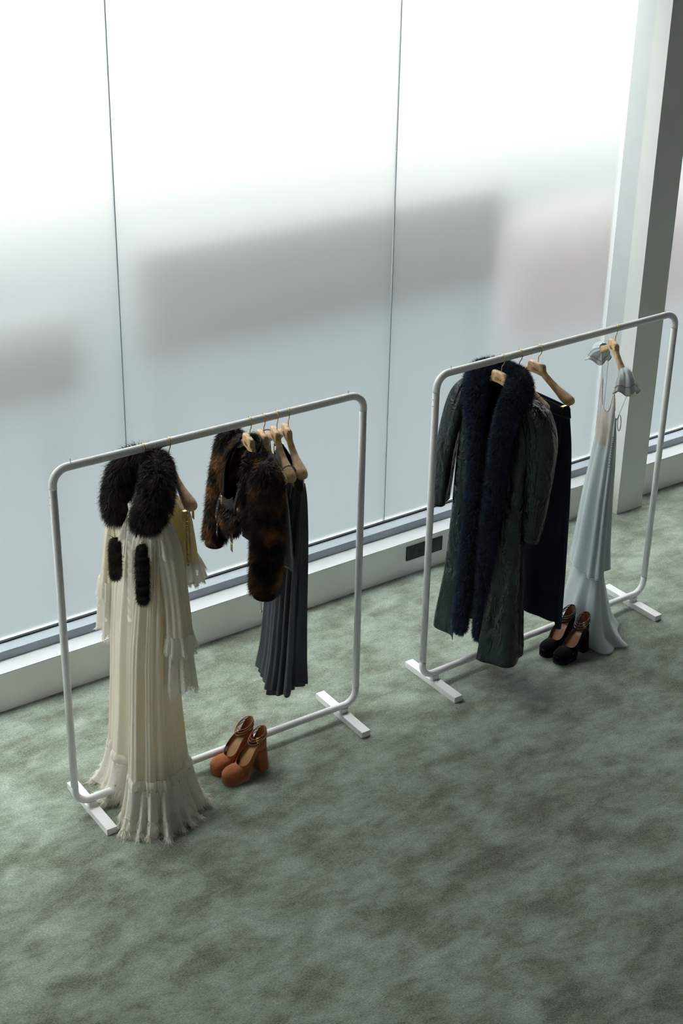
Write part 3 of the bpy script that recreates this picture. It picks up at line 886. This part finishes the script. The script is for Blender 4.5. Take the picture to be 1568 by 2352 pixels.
# ================================================================== camisoles
e = HF['H4'].thing('grey_camisole', 'pale grey silk camisole with ruffled lace straps, mostly hidden behind the fur jacket', 'camisole', 1.0)
P, vf = drape([(1.30, .03, .022, .165, .010), (1.22, .035, .026, .185, .016), (1.10, .04, .028, .195, .018), (1.045, .042, .028, .200, .019)], 120, 30, waves=[(9, 0, .001, .003, 1, 0), (17, 0, .001, .002, 1, 0)], top=lambda T: .03 * np.cos(2 * T))
put('camisole_body', vf, 'greycami', e, .001)
P, vf = drape([(1.048, .042, .028, .201, .020), (1.02, .042, .028, .203, .021), (.995, .042, .028, .204, .022)], 120, 6, waves=[(9, 0, .005, .006, 1, 0), (17, 0, .003, .003, 1, 0)])
put('lace_hem', vf, 'lacegrey', e, .001)
for sx in (1, -1):
    u0 = .105 * sx
    st = []
    for i, a in enumerate(np.linspace(-.2 * PI, 1.2 * PI, 22)):
        w = .016 + .004 * math.sin(i * 2.2)
        cc = np.array([u0 + .030 * sx * math.cos(a) * .2, -.010 + .030 * math.cos(a), 1.405 + .034 * math.sin(a)])
        st.append([cc + np.array([-w, 0, .004]), cc + np.array([-w * .4, 0, .004 * math.sin(i * 2.9)]), cc + np.array([w * .4, 0, -.003 * math.sin(i * 2.9)]), cc + np.array([w, 0, -.006])])
    put('lace_strap', rings(np.array(st), closed=False), 'lacegrey', e, .001)
    put('strap_panel', rings(np.array([[(u0 - .022, -.036, 1.392), (u0 + .022, -.036, 1.388)], [(u0 - .03, -.030, 1.34), (u0 + .034, -.030, 1.34)], [(u0 - .04, -.014, 1.28), (u0 + .045, -.014, 1.28)]]), closed=False), 'greycami', e, .001)
e = HF['H5'].thing('taupe_camisole', 'taupe jersey camisole with thin cord straps, in front of the slate skirt', 'camisole', .97)
P, vf = drape([(1.245, .01, .0, .150, .012), (1.18, .015, .0, .160, .022), (1.08, .02, .0, .168, .028), (.975, .025, .0, .175, .032)], 110, 30, waves=[(7, 0, .002, .004, 1, 0), (15, 0, .001, .002, 1, 0)], top=lambda T: .03 * np.cos(2 * T), hem=lambda T: .01 * np.cos(T))
put('camisole_body', vf, 'taupecami', e, .001)
for sx in (1, -1):
    cx = .176 * sx
    a = np.linspace(-.9 * PI, .95 * PI, 16)
    loop = [(cx, .002 + .028 * math.sin(q), 1.382 + .028 * math.cos(q)) for q in a]
    put('cord_strap', tube(loop, .0026, 7, 60), 'cordgrey', e)
    put('cord_strap', tube([(cx, -.010, 1.356), (.160 * sx + .01, -.016, 1.30), (.150 * sx + .012, -.014, 1.262)], .0024, 7, 20), 'cordgrey', e)
    put('cord_strap', tube([(cx, .014, 1.356), (.160 * sx + .01, .014, 1.30), (.150 * sx + .012, .012, 1.262)], .0024, 7, 20), 'cordgrey', e)

# ================================================================== slate pleated skirt
e = HF['H6'].thing('pleated_skirt', 'long slate grey pleated chiffon skirt clipped to hanger on the left rack', 'skirt', .27)
P, vf = drape([(1.345, .005, .004, .200, .014), (1.31, .005, .004, .198, .024), (1.295, .005, .004, .197, .026)], 160, 8)
put('waistband', vf, 'slateband', e, .002)
SL = [(1.300, .005, .004, .196, .025), (1.2, .0, .003, .182, .036), (1.0, -.008, .0, .162, .048), (.7, -.020, -.006, .146, .056), (.45, -.034, -.012, .144, .066), (.305, -.046, -.018, .152, .078)]
wv = [(7, .3, .001, .015, .8, .4), (13, 1.3, .003, .011, .8, .3), (22, .2, .0035, .005, .5, 0), (37, .2, .002, .002, .5, 0)]
P, vf = drape(SL, 320, 100, waves=wv, hem=lambda T: .020 * np.sin(2 * T + .6) + .008 * np.sin(5 * T))
put('skirt_body', vf, 'slate', e, .001)
SL2 = [(z, a, b, c - .010, d - .010) for z, a, b, c, d in SL[3:]]
SL2[-1] = (.285, -.046, -.018, .146, .072)
P, vf = drape(SL2, 200, 40, waves=[(k_, ph + .2, a1 * .6, a1, pw, 0) for k_, ph, a0, a1, pw, dr in wv[:2]], hem=lambda T: .020 * np.sin(2 * T + .6))
put('skirt_lining', vf, 'slatehem', e, .001)
put('tie_cord', tube([(-.10, -.062, 1.0), (-.105, -.085, .78), (-.105, -.09, .60)], .0013, 6, 20), 'cordgrey', e)
put('bead', ball((-.105, -.09, .594), .005), 'gold', e)

# ================================================================== dark green coat with navy fur
e = HF['H7'].thing('leather_coat', 'long dark green glazed leather coat with navy fur collar and front trim', 'coat', .165)
O0, O1 = math.radians(-66), math.radians(246)
CL = [(1.432, 0, 0, .10, .034), (1.408, 0, -.002, .165, .050), (1.36, 0, -.006, .198, .066), (1.22, .005, -.012, .200, .082), (1.0, .012, -.018, .198, .096), (.75, .022, -.026, .202, .110),
      (.45, .036, -.040, .218, .130), (.175, .050, -.060, .240, .158)]
P, vf = drape(CL, 200, 120, th=(O0, O1), waves=[(3, .9, .0, .010, 1, .3), (5, .9, .001, .012, 1.2, .3), (8, 2.1, .001, .007, 1, .5), (13, .5, .001, .003, 1, 0)],
              dents=[(O0, .22, .0, .040), (O1, .30, .0, .050), (math.radians(-30), .16, 0, .02)], wob=.007, wobs=9, hem=lambda T: .012 * np.sin(T * 2 + 1))
put('coat_body', vf, 'green', e, .0025)
EL, ER = P[:, -1], P[:, 0]           # far edge, near edge
for nm, sl, pf in (('near', [(1.412, .165, -.002, .02, .02), (1.405, .185, .004, .046, .045), (1.36, .212, .016, .068, .062), (1.25, .232, .034, .078, .068), (1.1, .236, .040, .077, .066), (.95, .228, .036, .071, .060), (.775, .208, .026, .069, .052)], 1),
                   ('far', [(1.402, -.165, -.014, .02, .02), (1.39, -.185, -.020, .036, .036), (1.33, -.206, -.040, .048, .046), (1.2, -.222, -.068, .052, .049), (1.0, -.228, -.098, .049, .047), (.815, -.226, -.122, .040, .047)], .6)):
    P, vf = drape(sl, 110, 90, waves=[(9, .2, .004 * pf, .0, .35, 0), (15, .9, .005 * pf, .0, .3, 0), (3, .5, .001, .006, 1, 1.5), (4, 1.5, .001, .004, 1, -1)], wob=.007, wobs=11, seed=3, hem=lambda T: -.012 * np.cos(T + .5))
    s1 = put('sleeve', vf, 'green', e, .0025)
    b_ = P[-1]
    c = put('cuff_edge', tube([tuple(q) for q in b_[::5]] + [tuple(b_[0])], .0022, 6, 90), 'green', e); c.parent = s1
    if nm == 'near':
        # armhole seam, cuff slit and button
        Q = lift(P, .0012)
        put('armhole_seam', tube([tuple(q) for q in Q[8, 45:110:3]], .0016, 6, 50), 'green', e).parent = s1
        put('button', ball(lift(P, .002)[76, 84], .0075, 12, 6, 1, .5, 1), 'leather', e).parent = s1
        sl_ = lift(P, .0025)[70:88:2, 99:102]
        put('cuff_slit', rings(sl_, closed=False), 'lining', e).parent = s1
# fur trim: one continuous roll, up the far edge, round the neck, down the near edge
pth = [(-.012, -.138, .235, .026, .016), (-.012, -.140, .265, .036, .022), (-.004, -.132, .5, .038, .024), (.0, -.120, .8, .038, .024), (-.012, -.110, 1.05, .038, .024), (-.030, -.100, 1.22, .040, .028),
       (-.072, -.076, 1.345, .052, .038), (-.116, -.022, 1.430, .060, .048), (-.070, .040, 1.462, .048, .046), (0, .056, 1.466, .036, .044), (.066, .038, 1.462, .048, .046), (.126, -.012, 1.442, .060, .050),
       (.136, -.062, 1.375, .054, .042), (.128, -.094, 1.26, .044, .030), (.118, -.104, 1.05, .040, .026), (.108, -.108, .8, .038, .024), (.098, -.110, .5, .034, .022), (.092, -.108, .26, .030, .020), (.092, -.106, .23, .020, .014)]
R, vf = sweep(np.array(pth), 18, 150)
ft = put('fur_trim', vf, 'furcoren', e)
o = put_fur('fur', R, 95000, .023, .0009, 'furnavy', e, lift=1.2, comb=(0, 0, -.45), droop=.3, curl=.6, lenvar=.35); o.parent = ft
# back yoke inside
P, vf = drape([(1.428, 0, 0, .094, .028), (1.36, 0, -.004, .19, .056), (.9, .014, -.018, .192, .088), (.2, .05, -.046, .222, .128)], 100, 40, th=(math.radians(-20), math.radians(200)))
put('lining', vf, 'lining', e, .001)

# ================================================================== black slip between coat and denim skirt
e = HF['H8'].thing('black_slip', 'black slip top on thin straps, squeezed between green coat and denim skirt', 'top', .95)
P, vf = drape([(1.325, -.02, -.004, .130, .010), (1.25, -.02, -.004, .138, .016), (1.1, -.02, -.004, .14, .018), (.955, -.02, -.004, .14, .02)], 90, 24, waves=[(7, 0, .001, .003, 1, 0)])
put('slip_body', vf, 'blackslip', e, .001)
for sx in (1, -1):
    cx = .168 * sx
    a = np.linspace(-PI, PI, 18)
    put('strap', tube([(cx, .001 + .0255 * math.sin(q), 1.386 + .0265 * math.cos(q)) for q in a], .0014, 6, 60), 'blackslip', e)
    put('strap', tube([(cx, -.012, 1.364), (.105 * sx - .02, -.012, 1.322)], .0014, 6, 10), 'blackslip', e)
put('care_label', *[box(.02, .05, -.019, -.017, 1.285, 1.31)], 'greycami', e, smooth=False)

# ================================================================== denim skirt
e = HF['H9'].thing('denim_skirt', 'long dark indigo denim skirt clipped behind the green coat', 'skirt', .255)
dw = [(5, .4, .0, .006, 1, 0), (9, .2, .0, .004, 1, 0)]
DLv = [(1.300, .012, .0, .2, .022), (1.15, .022, .0, .212, .033), (.9, .036, 0, .216, .038), (.55, .046, 0, .216, .040), (.285, .052, 0, .212, .042)]
def dh(T):
    d_ = np.angle(np.exp(1j * (T - math.radians(-22))))
    return -.028 / (1 + np.exp(-(T * 0 + np.angle(np.exp(1j * (T + .42))) * 40))) * (np.abs(np.angle(np.exp(1j * T))) < 1.2)
P, vf = drape(DLv, 240, 70, waves=dw, dents=[(math.radians(-24), .05, 0, .012)], hem=dh, wob=.003, wobs=7)
put('skirt_body', vf, 'denim', e, .002)
Pw, vf = drape([(1.340, .010, 0, .198, .013), (1.318, .011, 0, .201, .019), (1.296, .012, 0, .204, .025)], 160, 8)
wb = put('waistband', vf, 'denim', e, .003)
for i in (118, 140, 150):
    q = Pw[4, i]
    v, f = box(q[0] - .006, q[0] + .006, q[1] - .004, q[1] - .0015, 1.292, 1.338, .0008)
    put('belt_loop', (v, f), 'denim', e, smooth=False).parent = wb
Ps = lift(Pw, .0028)
for k_ in (0, 7):
    put('waist_stitch', tube([tuple(q) for q in Ps[k_][80:160:4]] + [tuple(Ps[k_][0])], .0007, 5, 100), 'stitch', e).parent = wb
# patch pocket and seams, following the skirt surface
Pk = lift(P, .003)
for j0, j1 in ((190, 214), (146, 170)):
    g_ = Pk[5:16, j0:j1]
    pk = put('pocket', rings(g_, closed=False), 'denim', e, .0015)
    b_ = [tuple(q) for q in g_[-1]]
    put('pocket_stitch', tube(b_, .0010, 5, 40), 'stitch', e).parent = pk
    for c_ in (0, -1):
        put('pocket_stitch', tube([tuple(q) for q in g_[:, c_]], .0007, 5, 20), 'stitch', e).parent = pk
put('side_seam', tube([tuple(q) for q in lift(P, .0018)[:, 224]][::3], .0016, 6, 60), 'denim', e)
put('hem_seam', tube([tuple(q) for q in lift(P, .0016)[-4, 122:238:3]], .0008, 5, 120), 'denim', e)

# ================================================================== pale blue gown
e = HF['H10'].thing('satin_gown', 'pale ice-blue satin slip gown with beige lace bodice and flutter sleeves', 'gown', 0)
def peaks(T):
    d1 = np.angle(np.exp(1j * (T - math.radians(222)))); d2 = np.angle(np.exp(1j * (T - math.radians(318))))
    return .115 * np.exp(-.5 * (d1 / .22) ** 2) + .105 * np.exp(-.5 * (d2 / .22) ** 2) - .05 * (np.sin(T) > 0) * np.sin(T)
GL = [(1.17, .035, -.014, .110, .014), (1.10, .045, -.014, .112, .024), (1.02, .052, -.014, .108, .030), (.90, .050, -.016, .118, .040), (.70, .040, -.020, .142, .052), (.5, .034, -.022, .165, .062), (.36, .034, -.024, .188, .074)]
gw = [(3, .5, .0, .008, 1, .4), (5, 1.1, .001, .012, 1.3, .6), (9, .4, .001, .006, 1, .4)]
P, vf = drape(GL, 200, 100, waves=gw, dents=[(math.radians(-28), .14, .0, .02)], top=peaks, hem=lambda T: .035 * np.sin(T + .9) + .012 * np.sin(3 * T), wob=.003, wobs=6, p=2.1)
put('gown_body', vf, 'satin', e, .001)
rim = P[-1]
put('tier_edge', tube([tuple(q) for q in rim[::3]] + [tuple(rim[0])], .0022, 6, 200), 'satin', e)
# lace inset over the bodice front
T_ = np.linspace(0, 2 * PI, 200, endpoint=False)
Pl = lift(P, .0018)
i0, i1 = int(200 * 205 / 360), int(200 * 332 / 360)
put('lace_inset', rings(Pl[0:36, i0:i1], closed=False), 'beigelace', e)
put('lace_edging', tube([tuple(q) for q in Pl[0][i0 - 4:i1 + 5:2]], .0022, 6, 140), 'beigetrim', e)
put('lace_edging', tube([tuple(q) for q in Pl[0][:30:2]], .0018, 6, 40), 'beigetrim', e)
bcol = int(200 * 345 / 360)
for i in range(13):
    q = Pl[22 + i * 2, bcol]
    put('button', ball(q, .0042), 'pearl', e)
# under skirt with a small train
UL = [(.45, .034, -.022, .130, .036), (.35, .034, -.024, .150, .048), (.2, .034, -.024, .180, .082), (.08, .036, -.020, .200, .102), (.010, .040, -.014, .222, .124)]
Pu, vf = drape(UL, 240, 50, waves=[(4, .3, .002, .014, 1, 0), (7, 1.0, .001, .020, 1, .3), (11, .2, .001, .008, 1, 0)], wob=.003)
w_ = np.exp(-.5 * (np.angle(np.exp(1j * (np.linspace(0, 2 * PI, 240, endpoint=False) - math.radians(30)))) / .55) ** 2)
tt = np.linspace(0, 1, 50)[:, None] ** 5
Pu[..., 0] += .025 * w_ * tt; Pu[..., 1] += .060 * w_ * tt
Pu[..., 2] = np.maximum(Pu[..., 2], .004)
put('under_skirt', rings(Pu), 'satin', e, .001)
# straps and flutter sleeves
pk1 = P[0, int(200 * 222 / 360)]; pk2 = P[0, int(200 * 318 / 360)]
bk1 = P[0, int(200 * 140 / 360)]; bk2 = P[0, int(200 * 30 / 360)]
for a_, b_ in ((pk1, (-.150, -.014, 1.412)), (bk1, (-.120, .020, 1.410)), (pk2, (.190, -.016, 1.360)), (bk2, (.205, .020, 1.360))):
    put('strap', tube([tuple(a_), tuple((np.array(a_) + np.array(b_)) / 2), b_], .0012, 6, 16), 'satin', e)
def flutter(sx):
    """gathered cap sleeve slid over the arm end, flaring to a scalloped edge"""
    path = [(.140 * sx, .002, 1.402, .022, .022), (.150 * sx, .002, 1.396, .026, .027), (.170 * sx, .002, 1.386, .032, .034), (.190 * sx, .0, 1.366, .037, .042), (.200 * sx, 0, 1.344, .040, .048), (.203 * sx, 0, 1.326, .043, .054)]
    Rr, _ = sweep(np.array(path), 72, 24, ref=(0, 1, 0))
    th_ = np.linspace(0, 2 * PI, 72, endpoint=False)
    c = Rr.mean(1, keepdims=True)
    t_ = np.linspace(0, 1, 24)[:, None]
    k_ = 1 + .06 * np.cos(11 * th_) * (1 - .6 * t_) + .16 * t_ ** 1.5 * np.cos(4 * th_ + .7) + .07 * t_ * np.cos(7 * th_)
    Rr = c + (Rr - c) * k_[..., None]
    Rr[..., 2] += (t_ ** 2 * .010 * np.cos(4 * th_ + 2.2))
    f_ = put('flutter_sleeve', rings(Rr), 'satin', e, .001)
    put('sleeve_edging', tube([tuple(q) for q in Rr[-1]] + [tuple(Rr[-1][0])], .0026, 6, 90), 'beigetrim', e).parent = f_
    L2 = Rr[17] + (Rr[17] - Rr[17].mean(0)) * .03
    put('sleeve_edging', tube([tuple(q) for q in L2] + [tuple(L2[0])], .0020, 6, 90), 'beigetrim', e).parent = f_
flutter(1)
flutter(-1)
# rolled edge of the open back at the near side
bk = P[0, int(200 * 30 / 360)]
a = np.linspace(0, 2 * PI, 20)
put('armhole_edging', tube([(bk[0] + .012 + .022 * math.cos(q), bk[1] + .012, bk[2] + .0 + .038 * math.sin(q)) for q in a], .002, 6, 60), 'beigetrim', e)

# ================================================================== platform shoes
def make_shoe(pos, ang, label, up, lin, strapm, group, side=1):
    """heel at x=0, toe at x=LEN, y across, z up"""
    e = empty('platform_shoe', pos, ang); tag(e, label, 'shoe', group)
    LEN = .218
    n = 48
    # plan outline, heel back -> toe tip on one side
    xs = (1 - np.cos(np.linspace(0, PI, n))) / 2 * LEN
    def halfw(x, s_):
        t_ = x / LEN
        w = .027 + .013 * np.clip((t_ - .25) / .4, 0, 1) ** 1.2 * (3 - 2 * np.clip((t_ - .25) / .4, 0, 1)) / 1
        w = np.minimum(w, .041)
        heel = np.sqrt(np.clip(1 - ((.12 - t_) / .12) ** 2, 0, 1)) if False else np.where(t_ < .13, np.sqrt(np.clip(1 - ((.13 - t_) / .13) ** 2, 0, 1)), 1)
        toe = np.where(t_ > .74, np.clip(1 - ((t_ - .74) / .26) ** 2.6, 0, 1) ** .5, 1)
        return w * heel * toe
    def zs(x):      # foot-bed height
        t_ = np.clip((x - .055) / (.150 - .055), 0, 1)
        return .108 + (.034 - .108) * (t_ * t_ * (3 - 2 * t_))
    def curve(x, s_):
        bend = .006 * s_ * (x / LEN) ** 2
        return bend
    XT = .146       # throat
    def wall(s_):
        G = []
        for i, x in enumerate(xs):
            w = float(halfw(np.array(x), s_)); z = float(zs(x)); cy = curve(x, side)
            P0 = np.array([x, cy + s_ * w, z])
            if x < XT:
                t_ = x / XT
                back = max(0, 1 - x / .050)
                ht = .024 + .064 * back ** 1.15 + .006 * (1 - t_)
                if t_ > .8: ht += .004 * (t_ - .8) / .2
                q = (1 - ((t_ - .72) / .28) ** 2) ** .5 if t_ > .72 else 1
                lean = .90 if back > 0 else .90
                P2 = np.array([x + .004 * back, cy + s_ * w * lean * q, z + ht + (1 - q) * .006])
                P1 = P0 * .5 + P2 * .5 + np.array([-.003 * back, s_ * .0045, 0])
            else:
                t_ = (x - XT) / (LEN - XT)
                dome = .036 * (1 - t_ ** 3.4) ** .55
                P2 = np.array([XT + (LEN - .0004 - XT) * t_, cy, z + max(.0005, dome)])
                P1 = np.array([x, cy + s_ * w * 1.03, z + dome * .92])
            k_ = np.linspace(0, 1, 12)[:, None]
            G.append(P0 * (1 - k_) ** 2 + P1 * 2 * k_ * (1 - k_) + P2 * k_ ** 2)
        return np.array(G)
    g1, g2 = wall(1), wall(-1)
    v, f = join([rings(g1, closed=False), rings(g2, closed=False)])
    mk('upper', v, f, up, e)
    def inset(g, s_):
        q = g.copy(); q[..., 1] -= s_ * .0022; q[..., 2] -= .0006; q[:, :, 0] += .0022 * np.clip(1 - xs / .02, 0, 1)[:, None] - .002 * np.clip((xs - .18) / .03, 0, 1)[:, None]
        return q
    v, f = join([rings(inset(g1, 1)[:, :], closed=False), rings(inset(g2, -1)[:, :], closed=False)])
    mk('lining', v, f, lin, e)
    # footbed
    fb = np.array([[(x, curve(x, side) + k_ * float(halfw(np.array(x), 1)) * .97, float(zs(x)) + .003 + .003 * k_ * k_) for k_ in np.linspace(-1, 1, 9)] for x in xs])
    mk('insole', *rings(fb, closed=False), lin, e)
    # topline piping
    for g, s_ in ((g1, 1), (g2, -1)):
        k_ = int(np.searchsorted(xs, XT)) + 1
        mk('topline', *tube([tuple(q) for q in g[:k_, -1]], .0011, 6, 60), strapm if up == 'suede' else up, e)
    # platform and shank
    def zb(x):
        t_ = np.clip((x - .098) / .022, 0, 1)
        return (zs(x) - .006) * (1 - t_) + 0 * t_
    S_ = []
    for x in xs[1:-1]:
        w = float(halfw(np.array(x), 1)) * 1.025 + .0008; cy = curve(x, side); zt = float(zs(x)) + .002; z_ = float(zb(x))
        ov = .0
        S_.append([(x, cy - w, zt), (x, cy - w * 1.0, zt * .6 + z_ * .4), (x, cy - w * .97, z_), (x, cy, z_), (x, cy + w * .97, z_), (x, cy + w, zt * .6 + z_ * .4), (x, cy + w, zt), (x, cy, zt)])
    mk('platform_sole', *rings(np.array(S_), True, True, True), up, e)
    mk('sole_seam', *tube([(x, curve(x, side) - float(halfw(np.array(x), 1)) * 1.03 - .0008, float(zs(x)) + .001) for x in xs[22:-1]], .0010, 5, 50), up, e)
    # block heel
    Hh = []
    for k_, (z_, x0, x1, w) in enumerate([(.112, .001, .066, .0285), (.095, .0, .062, .029), (.05, -.003, .054, .0300), (.003, -.006, .050, .0315), (.0, -.005, .049, .0305)]):
        ring = []
        for a in np.linspace(0, 2 * PI, 28, endpoint=False):
            c_, s_ = math.cos(a), math.sin(a)
            pw = 5 if c_ > 0 else 2.6
            ex_, ey_ = math.copysign(abs(c_) ** (2 / pw), c_), math.copysign(abs(s_) ** (2 / pw), s_)
            x = (x0 + x1) / 2 + (x1 - x0) / 2 * ex_
            zz = z_ if k_ else float(zs(max(0, x))) - .002
            ring.append((x, w * ey_, zz))
        Hh.append(ring)
    mk('heel', *rings(np.array(Hh), True, True, True), up, e)
    # ankle straps, buckles and strap ends
    bs = -1 * side
    for i, (zc, rx, ry, xo) in enumerate([(.180, .036, .028, .036), (.170, .040, .031, .039), (.158, .043, .033, .042)]):
        a = np.linspace(0, 2 * PI, 33)
        loop = [(xo + rx * math.cos(q), ry * math.sin(q), zc - .017 * math.cos(q) + .002) for q in a]
        st = mk('ankle_strap', *tube(loop, .0021, 7, spl=False), strapm, e)
        q = .9 + .12 * i
        bx, by, bz = xo + rx * math.cos(q), bs * -1 * -ry * math.sin(q) * 1.05, zc - .017 * math.cos(q) + .002
        mk('buckle', *buckle((bx, by * 1.04, bz), .0065, .0065, .0014, ax=(.8, -bs * .5, 0)), 'gold', e).parent = st
        if i < 2:
            mk('strap_end', *tube([(bx, by, bz), (bx - .012, by * 1.25, bz + .003), (bx - .030, by * 1.42, bz + .009)], .0018, 6, 12), strapm, e).parent = st
    return e
G1, G2 = 'rust suede platform shoes', 'black suede platform shoes'
def shoe_at(R, s_, n_, ang, *a, **k):
    p = R.P(s_, n_, 0)
    return make_shoe(tuple(p), R.yaw + math.radians(ang), *a, **k)
shoe_at(R1, .138, .118, 188, 'rust brown suede platform shoe nearer the camera, under the left rack', 'suede', 'insole', 'strapbrown', G1, side=-1)
shoe_at(R1, .128, .030, 186, 'rust brown suede platform shoe behind its twin, beside the left rack bottom rail', 'suede', 'insole', 'strapbrown', G1, side=1)
shoe_at(R2, .160, .165, 190, 'black suede platform shoe nearer the camera, under the right rack', 'suedeb', 'insole2', 'patent', G2, side=-1)
shoe_at(R2, .150, .078, 187, 'black suede platform shoe behind its twin, beside the right rack bottom rail', 'suedeb', 'insole2', 'patent', G2, side=1)
